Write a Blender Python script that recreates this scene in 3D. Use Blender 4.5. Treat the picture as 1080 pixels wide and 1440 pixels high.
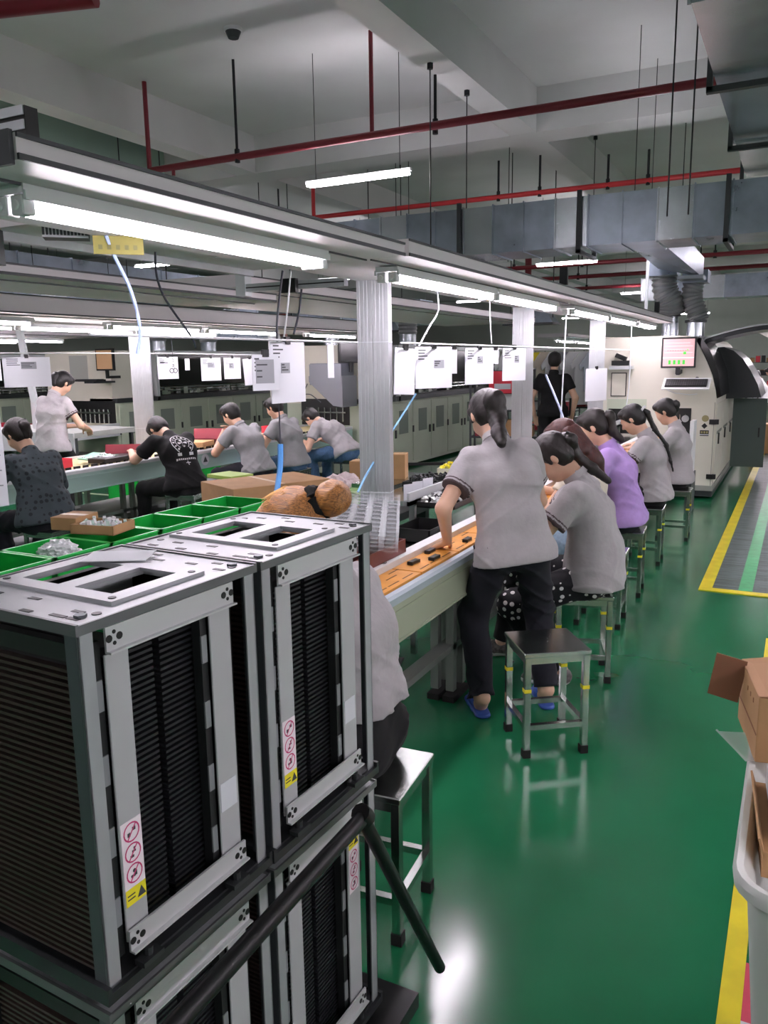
import bpy, math, random
import numpy as np
from mathutils import Vector, Matrix
from mathutils.bvhtree import BVHTree
random.seed(7); np.random.seed(7)
for o in list(bpy.data.objects): bpy.data.objects.remove(o)
SC = bpy.context.scene
COL = SC.collection
PI = math.pi
# ------------------------------------------------------------------ camera, world, exposure
CAMH = 1.62; FPX = 1130.265; PT = .183932; YW = -.475853; RL = -.0150774
Fw = Vector((math.sin(YW)*math.cos(PT), math.cos(YW)*math.cos(PT), -math.sin(PT)))
r0 = Vector((math.cos(YW), -math.sin(YW), 0)); u0 = r0.cross(Fw)
cr = r0*math.cos(RL) + u0*math.sin(RL); cu = u0*math.cos(RL) - r0*math.sin(RL)
cam = bpy.data.cameras.new('camera'); co = bpy.data.objects.new('camera', cam); COL.objects.link(co)
cam.sensor_fit = 'HORIZONTAL'; cam.sensor_width = 36; cam.lens = FPX*36/1080
cam.clip_start = .05; cam.clip_end = 200
M3 = Matrix((cr, cu, -Fw)).transposed()
co.matrix_world = Matrix.Translation((0, 0, CAMH)) @ M3.to_4x4()
SC.camera = co
SC.view_settings.view_transform = 'Standard'; SC.view_settings.look = 'None'
SC.view_settings.gamma = 1; SC.view_settings.use_curve_mapping = False
SC.view_settings.exposure = 0.22
w = bpy.data.worlds.new('world'); SC.world = w; w.use_nodes = True
w.node_tree.nodes['Background'].inputs[0].default_value = (.75, .85, 1, 1)
w.node_tree.nodes['Background'].inputs[1].default_value = .3
TUBE = 48.0          # tube lamp emission
CEIL = 64.0          # hanging ceiling lamp emission

# ------------------------------------------------------------------ materials
def lin(c):
    c = c.lstrip('#'); v = [int(c[i:i+2], 16)/255 for i in (0, 2, 4)]
    return tuple(x/12.92 if x <= .04045 else ((x+.055)/1.055)**2.4 for x in v) + (1,)
MATS = {}
def mat(name, col, rough=.5, metal=0., noise=0., nscale=20., bump=0., bscale=60., emit=None, alpha=1., trans=0., stretch=None, col2=None, spec=None, coat=0., rvar=0.):
    if name in MATS: return MATS[name]
    m = bpy.data.materials.new(name); m.use_nodes = True; MATS[name] = m
    nt = m.node_tree; b = nt.nodes['Principled BSDF']; L = nt.links.new
    c = lin(col); b.inputs['Base Color'].default_value = c
    b.inputs['Roughness'].default_value = rough; b.inputs['Metallic'].default_value = metal
    if spec is not None: b.inputs['Specular IOR Level'].default_value = spec
    if coat: b.inputs['Coat Weight'].default_value = coat; b.inputs['Coat Roughness'].default_value = .1
    m.diffuse_color = c
    tc = None
    def coords():
        t = nt.nodes.new('ShaderNodeTexCoord')
        if stretch:
            mp = nt.nodes.new('ShaderNodeMapping'); L(t.outputs['Object'], mp.inputs[0]); mp.inputs['Scale'].default_value = stretch
            return mp.outputs[0]
        return t.outputs['Object']
    if noise or col2:
        tc = coords(); n = nt.nodes.new('ShaderNodeTexNoise'); n.inputs['Scale'].default_value = nscale; n.inputs['Detail'].default_value = 4
        L(tc, n.inputs['Vector'])
        r = nt.nodes.new('ShaderNodeValToRGB'); L(n.outputs[0], r.inputs[0])
        r.color_ramp.elements[0].position = .35; r.color_ramp.elements[1].position = .65
        if col2: r.color_ramp.elements[0].color = c; r.color_ramp.elements[1].color = lin(col2)
        else:
            r.color_ramp.elements[0].color = tuple(x*(1-noise) for x in c[:3])+(1,)
            r.color_ramp.elements[1].color = tuple(min(1, x*(1+noise)) for x in c[:3])+(1,)
        L(r.outputs[0], b.inputs['Base Color'])
        if rvar:
            mr = nt.nodes.new('ShaderNodeMapRange'); L(n.outputs[0], mr.inputs[0])
            mr.inputs['To Min'].default_value = rough-rvar; mr.inputs['To Max'].default_value = rough+rvar
            L(mr.outputs[0], b.inputs['Roughness'])
    if bump:
        tc = tc or coords(); n2 = nt.nodes.new('ShaderNodeTexNoise'); n2.inputs['Scale'].default_value = bscale; n2.inputs['Detail'].default_value = 3
        L(tc, n2.inputs['Vector']); bp = nt.nodes.new('ShaderNodeBump'); bp.inputs['Strength'].default_value = bump; bp.inputs['Distance'].default_value = .01
        L(n2.outputs[0], bp.inputs['Height']); L(bp.outputs[0], b.inputs['Normal'])
    if emit:
        b.inputs['Emission Color'].default_value = c; b.inputs['Emission Strength'].default_value = emit
    if trans: b.inputs['Transmission Weight'].default_value = trans; b.inputs['IOR'].default_value = 1.3
    if alpha < 1: b.inputs['Alpha'].default_value = alpha
    return m

ALU = mat('aluminium', '#c3c7ca', .33, .6, noise=.05, nscale=8)
ALUW = mat('aluminium_pale', '#c9cdcf', .45, .35)
STEEL = mat('stainless_steel', '#b9beba', .22, 1, noise=.08, nscale=5, rvar=.08)
GALV = mat('galvanised_sheet', '#a2adbb', .3, .85, noise=.16, nscale=3.5, rvar=.08, bump=.35, bscale=2.6)
GALVB = mat('galvanised_bright', '#c6cdd4', .25, .85, noise=.1, nscale=3, rvar=.06, bump=.3, bscale=2.6)
DKSTEEL = mat('dark_steel', '#4a4d4f', .45, .7)
BLACK = mat('black_plastic', '#121314', .45)
BLACKG = mat('black_glass', '#0d1012', .12)
RIB = mat('black_rib', '#15171a', .6)
RIBBR = mat('brown_black_rib', '#3a2d29', .42, .1)
WHITEP = mat('white_paint', '#dcdfe0', .5)
PANEL = mat('panel_paint', '#d6d1d4', .45, .0, noise=.03, nscale=3)
PAPER = mat('white_paper', '#cdd0d6', .7)
INK = mat('printed_grey', '#8a8d92', .7)
INKD = mat('printed_dark', '#3a3d40', .7)
CREAM = mat('cream_enamel', '#d6d3c6', .38, noise=.03, nscale=2)
CREAMG = mat('greenish_enamel', '#b9c2ae', .4, noise=.04, nscale=2)
CARD = mat('cardboard', '#b08a60', .8, noise=.06, nscale=9)
CARDIN = mat('cardboard_inner', '#8c6148', .85)
GREENP = mat('green_plastic', '#15a03c', .35)
REDP = mat('red_plastic', '#e23a4c', .35)
MAROON = mat('maroon_plastic', '#8a2030', .4)
MAROOND = mat('maroon_tray', '#6e3a34', .5)
PIPE = mat('red_pipe_paint', '#7c1f2c', .4)
PIPER = mat('bright_red_pipe_paint', '#c02f35', .4)
IRON = mat('black_rod', '#25282a', .5, .5)
ORANGE = mat('orange_board', '#c98a35', .45, noise=.08, nscale=14)
PCB = mat('circuit_board_green', '#1f9a55', .35, noise=.1, nscale=60)
YEL = mat('yellow_paint', '#d8c81c', .45, noise=.1, nscale=8)
YELS = mat('yellow_sticker', '#e6d92a', .5)
REDS = mat('red_sticker', '#c23a52', .5)
BLUEH = mat('blue_hose', '#5aa0e6', .35)
CABLE = mat('dark_cable', '#30343f', .5)
WCABLE = mat('pale_cable', '#d5dade', .5)
SKIN = mat('skin', '#d3ab92', .5, noise=.04, nscale=14)
SKIN.node_tree.nodes['Principled BSDF'].inputs['Subsurface Weight'].default_value = .08
SKIN.node_tree.nodes['Principled BSDF'].inputs['Subsurface Radius'].default_value = (.02, .008, .004)
LIP = mat('lip', '#b06058', .45)
EYEW = mat('eye_white', '#dcdad4', .2); IRIS = mat('eye_dark', '#1b1412', .15)
GREY = mat('grey_polo_cloth', '#a9a6a8', .9, noise=.03, nscale=30, bump=.6, bscale=16)
GREYD = mat('darker_grey_cloth', '#8c8c8e', .9, noise=.03, nscale=30, bump=.6, bscale=16)
CUFF = mat('dark_cuff_trim', '#4d4042', .9)
LILAC = mat('lilac_cloth', '#b596d6', .9, noise=.04, nscale=30, bump=.5, bscale=16)
BEIGE = mat('beige_cloth', '#cfc7b6', .9)
BLACKC = mat('black_cloth', '#0a0a0d', .92)
NAVYC = mat('navy_trouser_cloth', '#14151f', .92)
JEANS = mat('blue_denim', '#3d5c7c', .9, noise=.15, nscale=40)
JEANL = mat('pale_denim', '#8aa0b4', .9, noise=.12, nscale=40)
HAIRB = mat('black_hair', '#0b0908', .42, noise=.3, nscale=26, stretch=(6, 6, .6), bump=.3, bscale=120)
HAIRR = mat('reddish_brown_hair', '#3c140f', .38, noise=.35, nscale=26, stretch=(6, 6, .6), bump=.3, bscale=120)
HAIRD = mat('dark_brown_hair', '#160c0a', .4, noise=.35, nscale=26, stretch=(6, 6, .6), bump=.3, bscale=120)
HAIRG = mat('blond_hair', '#9c6833', .36, noise=.6, nscale=26, stretch=(12, .8, 12), bump=.3, bscale=90)
SOLE = mat('white_sole', '#d5d6d4', .6)
SNEAK = mat('grey_sneaker', '#5d5a58', .8, noise=.5, nscale=60)
SLIP = mat('blue_slipper', '#2c4f9c', .5)
RUBBER = mat('black_rubber', '#101010', .8)
FLEX = mat('flexible_duct_foil', '#9a9d9e', .42, .5, bump=.25, bscale=40)
CONC = mat('ceiling_concrete_paint', '#c6c8c6', .85, noise=.05, nscale=.9, bump=.05, bscale=3)
CONCG = mat('beam_paint_greenish', '#8fa89c', .85, noise=.05, nscale=.9)
WALLM = mat('hall_wall_paint', '#c5cbc2', .85, noise=.03, nscale=1)
TUBEM = mat('tube_lamp_glow', '#fdf0fb', emit=TUBE)
CEILM = mat('ceiling_lamp_glow', '#fdf2fb', emit=CEIL)
SCREEN = mat('monitor_glow', '#c79a9c', emit=.8)
SCREENB = mat('monitor_brown_glow', '#8d6f52', emit=.6)
SGREEN = mat('screen_green', '#3fae3a', emit=.7); SRED = mat('screen_red', '#a34450', emit=.6); SWHITE = mat('screen_white', '#e4d8da', emit=.8)
LEDG = mat('beacon_green_glow', '#22e070', emit=2.2)
TEAL = mat('teal_card', '#1f8f74', .6)
CLEAR = mat('clear_plastic_film', '#dde4ea', .1, alpha=.06, spec=.9)
CLEARR = mat('clear_plastic_rim', '#f0f4f7', .15, alpha=.2, spec=.8)
CLEARW = mat('milky_plastic_film', '#dfe6ea', .2, alpha=.38)
SCREWM = mat('silver_parts', '#c8c8c6', .3, .6)
TUB = mat('white_tub_plastic', '#d9dcd8', .32, noise=.02, nscale=4)
GREENSTRIPE = mat('green_stripe_paint', '#2c9c5c', .4, noise=.15, nscale=14)

def floor_mat():
    m = bpy.data.materials.new('green_epoxy_floor'); m.use_nodes = True; nt = m.node_tree; b = nt.nodes['Principled BSDF']; L = nt.links.new
    t = nt.nodes.new('ShaderNodeTexCoord'); n = nt.nodes.new('ShaderNodeTexNoise'); n.inputs['Scale'].default_value = .9; n.inputs['Detail'].default_value = 5
    L(t.outputs['Object'], n.inputs['Vector']); r = nt.nodes.new('ShaderNodeValToRGB'); L(n.outputs[0], r.inputs[0])
    r.color_ramp.elements[0].position = .3; r.color_ramp.elements[1].position = .7
    r.color_ramp.elements[0].color = lin('#16603c'); r.color_ramp.elements[1].color = lin('#1f7049')
    L(r.outputs[0], b.inputs['Base Color'])
    n3 = nt.nodes.new('ShaderNodeTexNoise'); n3.inputs['Scale'].default_value = 3; n3.inputs['Detail'].default_value = 6; L(t.outputs['Object'], n3.inputs['Vector'])
    mr = nt.nodes.new('ShaderNodeMapRange'); L(n3.outputs[0], mr.inputs[0]); mr.inputs['To Min'].default_value = .12; mr.inputs['To Max'].default_value = .21
    L(mr.outputs[0], b.inputs['Roughness'])
    b.inputs['Specular IOR Level'].default_value = .6
    n2 = nt.nodes.new('ShaderNodeTexNoise'); n2.inputs['Scale'].default_value = 1.6; L(t.outputs['Object'], n2.inputs['Vector'])
    bp = nt.nodes.new('ShaderNodeBump'); bp.inputs['Strength'].default_value = .12; bp.inputs['Distance'].default_value = .02; L(n2.outputs[0], bp.inputs['Height']); L(bp.outputs[0], b.inputs['Normal'])
    return m
FLOORM = floor_mat()
def mat_tex():   # worn dark rubber walkway
    m = mat('worn_walkway', '#33423f', .45, noise=.0, col2='#5f6f6c', nscale=5, stretch=(.8, 6, 1), bump=.3, bscale=30)
    return m
WALK = mat_tex()
def dot_mat(name, base, dot, scale, r):
    m = mat(name, base, .85); nt = m.node_tree; b = nt.nodes['Principled BSDF']; L = nt.links.new
    t = nt.nodes.new('ShaderNodeTexCoord'); v = nt.nodes.new('ShaderNodeTexVoronoi'); v.inputs['Scale'].default_value = scale; v.inputs['Randomness'].default_value = .35
    L(t.outputs['Object'], v.inputs['Vector']); c = nt.nodes.new('ShaderNodeMath'); c.operation = 'LESS_THAN'; c.inputs[1].default_value = r
    L(v.outputs['Distance'], c.inputs[0]); mx = nt.nodes.new('ShaderNodeMix'); mx.data_type = 'RGBA'
    L(c.outputs[0], mx.inputs[0]); mx.inputs[6].default_value = lin(base); mx.inputs[7].default_value = lin(dot); L(mx.outputs[2], b.inputs['Base Color'])
    return m
POLKA = dot_mat('polka_dot_cloth', '#14141a', '#e6e4e2', 26, .3)
DARKDOT = dot_mat('slate_dotted_cloth', '#3a4449', '#1e2529', 24, .33)

# ------------------------------------------------------------------ mesh builder
class MB:
    def __init__(s): s.v = []; s.f = []; s.m = []; s.cur = 0
    def add(s, vs, fs):
        o = len(s.v); s.v += [tuple(v) for v in vs]
        for f in fs: s.f.append(tuple(i+o for i in f)); s.m.append(s.cur)
        return s
    def mi(s, i): s.cur = i; return s
    def box(s, x0, x1, y0, y1, z0, z1):
        return s.add([(x0,y0,z0),(x1,y0,z0),(x1,y1,z0),(x0,y1,z0),(x0,y0,z1),(x1,y0,z1),(x1,y1,z1),(x0,y1,z1)],
                     [(0,3,2,1),(4,5,6,7),(0,1,5,4),(1,2,6,5),(2,3,7,6),(3,0,4,7)])
    def obox(s, c, size, M):
        c = Vector(c); hx, hy, hz = [q/2 for q in size]
        vs = [c + M @ Vector((sx*hx, sy*hy, sz*hz)) for sz in (-1, 1) for sx, sy in ((-1,-1),(1,-1),(1,1),(-1,1))]
        return s.add(vs, [(0,3,2,1),(4,5,6,7),(0,1,5,4),(1,2,6,5),(2,3,7,6),(3,0,4,7)])
    def beam(s, a, b, w, h=None):
        a, b = Vector(a), Vector(b); h = h or w; d = (b-a); q = d.to_track_quat('Y', 'Z').to_matrix()
        return s.obox((a+b)/2, (w, d.length, h), q)
    def cyl(s, a, b, r, n=10, rb=None, cap=True):
        a, b = Vector(a), Vector(b); rb = r if rb is None else rb; q = (b-a).to_track_quat('Z', 'Y').to_matrix()
        vs = []
        for p, rr in ((a, r), (b, rb)):
            for i in range(n):
                t = 2*PI*i/n; vs.append(p + q @ Vector((rr*math.cos(t), rr*math.sin(t), 0)))
        fs = [(i, (i+1) % n, n+(i+1) % n, n+i) for i in range(n)]
        if cap: fs += [tuple(range(n-1, -1, -1)), tuple(range(n, 2*n))]
        return s.add(vs, fs)
    def tube(s, pts, r, n=8):
        pts = [Vector(p) for p in pts]; vs = []; R = r if isinstance(r, (list, tuple)) else [r]*len(pts)
        up = Vector((.13, .21, 1)).normalized()
        for i, p in enumerate(pts):
            d = (pts[min(i+1, len(pts)-1)] - pts[max(i-1, 0)]).normalized()
            x = d.cross(up)
            if x.length < .5: x = d.cross(Vector((1, 0, 0)))
            x.normalize(); y = d.cross(x)
            for k in range(n):
                t = 2*PI*k/n; vs.append(p + x*R[i]*math.cos(t) + y*R[i]*math.sin(t))
        fs = [(i*n+k, i*n+(k+1) % n, (i+1)*n+(k+1) % n, (i+1)*n+k) for i in range(len(pts)-1) for k in range(n)]
        fs += [tuple(range(n-1, -1, -1)), tuple(range((len(pts)-1)*n, len(pts)*n))]
        return s.add(vs, fs)
    def prism(s, poly, axis, t0, t1):
        def P(a, b, t): return {'x': (t, a, b), 'y': (a, t, b), 'z': (a, b, t)}[axis]
        n = len(poly); vs = [P(a, b, t0) for a, b in poly] + [P(a, b, t1) for a, b in poly]
        return s.add(vs, [tuple(range(n-1, -1, -1)), tuple(range(n, 2*n))] + [(i, (i+1) % n, n+(i+1) % n, n+i) for i in range(n)])
    def build(s, name, mats, parent=None, smooth=False, bevel=0., seg=1):
        me = bpy.data.meshes.new(name); me.from_pydata(s.v, [], s.f)
        if not isinstance(mats, (list, tuple)): mats = [mats]
        for m in mats: me.materials.append(m)
        if len(mats) > 1: me.polygons.foreach_set('material_index', s.m)
        import bmesh
        bm = bmesh.new(); bm.from_mesh(me); bmesh.ops.recalc_face_normals(bm, faces=bm.faces)
        if bevel: bmesh.ops.bevel(bm, geom=list(bm.edges), offset=bevel, segments=seg, affect='EDGES', clamp_overlap=True)
        bm.to_mesh(me); bm.free()
        if smooth:
            me.polygons.foreach_set('use_smooth', [True]*len(me.polygons))
            try: me.set_sharp_from_angle(angle=math.radians(42))
            except Exception: pass
        o = bpy.data.objects.new(name, me); COL.objects.link(o)
        if parent is not None: o.parent = parent
        return o
def tag(o, label=None, cat=None, group=None, kind=None):
    if label: o['label'] = label
    if cat: o['category'] = cat
    if group: o['group'] = group
    if kind: o['kind'] = kind
    return o
def thing(name, label, cat, loc=(0, 0, 0), rz=0., group=None, rot=None):
    o = bpy.data.objects.new(name, None); COL.objects.link(o); o.location = loc; o.rotation_euler = rot or (0, 0, rz); o.empty_display_size = .1
    return tag(o, label, cat, group)
def struct(mb, name, mats, parent=None, label=None, **k):
    o = mb.build(name, mats, parent, **k); o['kind'] = 'structure'
    if label: o['label'] = label
    return o
def B(x0, x1, y0, y1, z0, z1): return MB().box(x0, x1, y0, y1, z0, z1)
def copy_tree(o, parent=None):
    c = o.copy(); COL.objects.link(c)
    if parent is not None: c.parent = parent
    for ch in KIDS(o): copy_tree(ch, c)
    return c
def KIDS(o):
    return [q for q in ALLK.get(o.name, ())] if False else list(o.children)

# ------------------------------------------------------------------ setting: floor, ceiling, walls
struct(B(-24, 7, -5, 42, -.1, 0), 'floor', FLOORM, label='glossy green epoxy factory floor')
ceil = struct(B(-24, 7, -5, 42, 4.8, 5.0), 'ceiling', CONC, label='pale painted concrete ceiling')
for i, x in enumerate((-3.35, -7.45, -11.6, -15.8, .9, 5.1)):
    struct(B(x, x+.32, -5, 42, 4.3, 4.8), 'trim_%d' % (i+1), CONC, label='concrete ceiling beam running along the hall')
for i, y in enumerate((-1.5, 10.0, 18.3, 26.5, 34.5)):
    struct(B(-24, 7, y, y+.5, 4.3-.001, 4.8), 'trim_%d' % (i+10), CONC, label='concrete ceiling beam running across the hall')
struct(B(-9.2, -8.8, -5, 10.0, 3.9, 4.8), 'trim_20', CONCG, label='deep greenish ceiling beam on the left of the hall')
struct(B(-24.2, -24, -5, 42, 0, 5), 'wall_left', WALLM); struct(B(7, 7.2, -5, 42, 0, 5), 'wall_right', WALLM)
struct(B(-24, 7, 42, 42.2, 0, 5), 'wall_back', WALLM); struct(B(-24, 7, -5.2, -5, 0, 5), 'wall_front', WALLM)
# walkway with yellow border and green stripe
wk = struct(B(-.46, 1.2, 5.98, 26, 0, .006), 'trim_30', WALK, label='dark worn walkway mat on the aisle floor')
struct(B(-.545, -.46, 5.9, 26, 0, .007), 'trim_31', YEL, label='yellow border line along the dark walkway')
struct(B(-.46, 1.2, 5.9, 5.98, 0, .007), 'trim_32', YEL, label='yellow border line across the near end of the dark walkway')
struct(B(-.29, -.2, 5.98, 22, .006, .008), 'trim_33', GREENSTRIPE, label='green stripe painted on the dark walkway')
struct(B(-.076, -.022, .8, 5.0, 0, .003), 'trim_34', YEL, label='yellow floor line beside the white tub')
struct(B(-.022, .3, 1.35, 2.15, 0, .002), 'trim_35', REDS, label='red floor marking beside the yellow line')
pl = B(-.022, .1, 1.5, 1.93, .0021, .0035).build('floor_notice', PAPER); tag(pl, 'white printed notice stuck on the floor next to red marking', 'notice')

# ------------------------------------------------------------------ red fire pipes
def pipe_run(pts, r, m, label, hang=(), ztop=4.8):
    t = thing('fire_pipe', label, 'pipe', pts[0])
    o = Vector(pts[0]); mb = MB(); mb.tube([Vector(p)-o for p in pts], r, 10); mb.build('pipe_run', m, t, smooth=True)
    for x, y, zt in hang:
        h = MB(); z = pts[0][2]
        h.cyl(Vector((x, y, z))-o, Vector((x, y, zt))-o, .016, 6); h.cyl(Vector((x, y, z-r-.02))-o, Vector((x, y, z+r+.04))-o, r*.75, 8)
        h.build('hanger', [IRON], t)
    return t
t = pipe_run([(-6.85, 7.53, 3.83), (-.3, 7.53, 3.83)], .038, PIPE, 'dark red pipe running across the ceiling in front of the big duct', [(-3.30, 7.6, 4.8), (-5.6, 7.53, 4.8)])
MB().cyl((0, 0, 0), (0, 0, .95), .026, 8).build('riser', PIPE, t); MB().cyl((2.9, 0, 0), (2.9, 0, .95), .022, 8).build('riser', PIPE, t)
MB().cyl((.35, 0, -.09), (.35, 0, 0), .02, 8).build('nipple', PIPE, t)
t = pipe_run([(-6.86, 11.1, 3.83), (-.5, 11.1, 3.83)], .034, PIPER, 'bright red pipe crossing above the silver duct', [(-3.88, 11.1, 4.3), (-3.3, 11.1, 4.55), (-2.4, 11.1, 4.2), (-1.9, 11.1, 4.2), (-7.5, 11.1, 4.4)])
MB().cyl((0, 0, 0), (0, 0, .42), .03, 8).build('riser', PIPER, t)
pipe_run([(-7.6, 2.5, 3.83), (-7.6, 3.0, 3.83), (-4.0, 4.02, 3.83)][1:], .05, PIPE, 'thick dark red pipe in the top corner over the rack', [])
pipe_run([(-9, 18.9, 3.75), (6, 18.9, 3.75)], .05, PIPE, 'dark red pipe far behind the silver duct, nearest of the three', [(-4.6, 18.9, 4.8), (-6.2, 18.9, 4.8), (-1.8, 18.9, 4.8)])
pipe_run([(-9, 21.8, 3.75), (6, 21.8, 3.75)], .05, PIPE, 'dark red pipe far behind the silver duct, middle of the three', [(-5.4, 21.8, 4.8), (-2.4, 21.8, 4.8)])
pipe_run([(-9, 25.3, 3.75), (6, 25.3, 3.75)], .05, PIPE, 'dark red pipe far behind the silver duct, farthest of the three', [(-6, 25.3, 4.8)])
ct = MB(); ct.cyl((-6.75, 21.8, 3.6), (-6.75, 21.8, 4.8), .09, 10); tag(ct.build('pipe_joint', PIPE, smooth=True), 'red coupling sleeve on a far pipe above the machine', 'pipe')
# ceiling rods with small anchors
ROD = []
def rod(x, y, z0, z1, label, r=.006):
    t = thing('threaded_rod', label, 'rod', (x, y, z0), 0, 'threaded rods hanging from the ceiling')
    MB().cyl((0, 0, 0), (0, 0, z1-z0), r, 5).build('rod', IRON, t); MB().cyl((0, 0, z1-z0-.05), (0, 0, z1-z0), .03, 6).build('anchor', IRON, t)
    return t
for a in [(-3.22, 7.30, 2.7, 4.3), (-3.2, 8.17, 2.7, 4.3), (-.92, 6.2, 2.6, 4.8), (-.78, 6.2, 2.6, 4.8), (-9.0, 6.6, 2.9, 3.9), (-9.0, 7.6, 2.9, 3.9),
          (-9.0, 8.9, 2.9, 3.9), (-2.9, 12.5, 3.1, 4.8), (-5.3, 10.8, 3.0, 4.8), (-5.1, 10.8, 3.0, 4.8), (-1.45, 10.9, 3.0, 4.8), (-4.1, 12.2, 3.1, 4.8)]:
    rod(*a, 'thin black threaded rod hanging from the ceiling to carry ductwork')
pw = MB().cyl((-1.62, 9.7, 1.95), (-1.62, 9.7, 3.1), .018, 8); tag(pw.build('drop_pole', WCABLE, smooth=True), 'thin white pole dropping from the duct to the machine', 'pole')
# smoke detector
t = thing('smoke_detector', 'round smoke detector on the ceiling', 'detector', (-5.1, 6.88, 4.8))
MB().cyl((0, 0, -.03), (0, 0, 0), .09, 16).build('base', WHITEP, t, smooth=True); MB().cyl((0, 0, -.09), (0, 0, -.03), .05, 14, rb=.075).build('sensor_head', DKSTEEL, t, smooth=True)

# ------------------------------------------------------------------ hanging ceiling lamps
def ceil_lamp(x, y, z, label, ln=1.25, rz=0):
    t = thing('ceiling_lamp', label, 'lamp', (x, y, z), rz, 'ceiling lamps hung over the hall')
    B(-ln/2, ln/2, -.018, .018, .02, .05).build('lamp_housing', WHITEP, t)
    for s in (-.03, .03): MB().cyl((-ln/2+.03, s, 0), (ln/2-.03, s, 0), .014, 8).build('lamp_tube', CEILM, t)
    for s in (-.4, .4): MB().cyl((s*ln, 0, .06), (s*ln, 0, 4.8-z), .004, 5).build('suspension_wire', IRON, t)
ceil_lamp(-4.28, 7.8, 3.5, 'ceiling lamp hanging below the dark red pipe')
ceil_lamp(-4.33, 16.5, 3.5, 'small distant ceiling lamp under the silver duct')
ceil_lamp(-1.62, 9.25, 3.0, 'unseen ceiling lamp added behind the long silver duct for a floor reflection', rz=math.pi/2)  # unseen lamp, put here to reflect in the aisle floor
for x, y in ((-9.5, 7.8), (1.6, 6), (-8.6, 1.5), (-3.2, .5), (1.9, .8), (-9.5, 16.5), (.9, 16.5), (-14, 12), (-9.5, 25), (-4.3, 25), (.9, 25), (-4.3, 33), (-14, 3), (-14, 22), (-9.5, 33), (.9, 33), (-4.3, 29), (.9, 29), (-4.3, 38), (.9, 38), (-9.5, 38), (-14, 7.6), (-11, 12.2)):  # unseen lamps of the hall, more added to brighten far wall and left
    ceil_lamp(x, y, 3.5, 'ceiling lamp filling out the rows, added to light the hall')

# ------------------------------------------------------------------ ducts
def duct_x(x0, x1, y0, y1, z0, z1, label, seg=.62, m=GALV, fl=(), m2=None):
    t = thing('air_duct', label, 'duct', ((x0+x1)/2, (y0+y1)/2, z0))
    cx, cy = (x0+x1)/2, (y0+y1)/2; n = max(1, round((x1-x0)/seg)); s = (x1-x0)/n
    for i in range(n):
        a = x0+i*s-cx; mb = MB(); mb.box(a+.004, a+s-.004, y0-cy, y1-cy, 0, z1-z0)
        # raised standing seam on each joint
        mb.box(a-.006, a+.006, y0-cy-.014, y1-cy+.014, -.012, z1-z0+.012)
        mb.build('duct_panel', m if i % 3 else (m2 or m), t)
    for f in fl:
        mb = MB(); a = f-cx
        mb.box(a-.02, a+.02, y0-cy-.045, y0-cy-.01, -.06, z1-z0+.05); mb.box(a-.02, a+.02, y1-cy+.01, y1-cy+.045, -.06, z1-z0+.05); mb.box(a-.02, a+.02, y0-cy-.045, y1-cy+.045, -.06, -.03)
        mb.build('duct_flange', DKSTEEL, t)
    for hx in ((x0+x1)/2-(x1-x0)*.3, (x0+x1)/2+(x1-x0)*.3):
        if y0 == 13.8: MB().cyl((hx-cx, (y0+y1)/2-cy+.0, z1-z0), (hx-cx, (y0+y1)/2-cy, 4.8-z0), .006, 5).build('hanger_rod', IRON, t)
    return t
def duct_y(x0, x1, y0, y1, z0, z1, label, seg=.62, m=GALV, fl=(), m2=None):
    t = thing('air_duct', label, 'duct', ((x0+x1)/2, (y0+y1)/2, z0))
    cx, cy = (x0+x1)/2, (y0+y1)/2; n = max(1, round((y1-y0)/seg)); s = (y1-y0)/n
    for i in range(n):
        a = y0+i*s-cy; mb = MB(); mb.box(x0-cx, x1-cx, a+.004, a+s-.004, 0, z1-z0); mb.box(x0-cx-.014, x1-cx+.014, a-.006, a+.006, -.012, z1-z0+.012)
        mb.build('duct_panel', m if i % 3 else (m2 or m), t)
    for f in fl:
        mb = MB(); a = f-cy
        mb.box(x0-cx-.05, x0-cx-.015, a-.025, a+.025, -.06, z1-z0+.06); mb.box(x1-cx+.015, x1-cx+.05, a-.025, a+.025, -.06, z1-z0+.06); mb.box(x0-cx-.05, x1-cx+.05, a-.025, a+.025, -.07, -.035)
        mb.build('duct_flange', DKSTEEL, t)
    for hx in ((x0+x1)/2-(x1-x0)*.3, (x0+x1)/2+(x1-x0)*.3):
        if y0 == 13.8: MB().cyl((hx-cx, (y0+y1)/2-cy+.0, z1-z0), (hx-cx, (y0+y1)/2-cy, 4.8-z0), .006, 5).build('hanger_rod', IRON, t)
    return t
duct_x(-4.9, .6, 7.75, 8.35, 2.65, 3.09, 'long silver air duct crossing above the assembly line, flanged in black', .31, fl=(-3.1, -1.92, -.66), m2=GALVB)
duct_y(-.6, .35, 3.0, 8.8, 3.3, 3.95, 'big silver air duct at the top right running along the aisle', 1.5, GALVB, fl=(5.72, 7.33, 8.7))
duct_x(-3.4, 5, 19.6, 20.3, 2.92, 3.4, 'far silver air duct seen beyond the foil hoses', .45, m2=GALVB)
duct_x(-12, -6.3, 13.8, 14.4, 2.3, 2.75, 'silver air duct far behind the signal lamp', .42, m2=GALVB)
duct_x(-13.5, -7.9, 7.6, 8.3, 2.35, 2.75, 'greenish silver duct over the far left line', .5, m2=GALVB)
duct_y(-9.6, -9.0, 3.0, 13.5, 2.8, 3.08, 'silver duct running along over the far left line', .9)
duct_y(-14.6, -13.8, 2, 20, 2.3, 2.7, 'silver duct along the leftmost line', .9)

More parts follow.
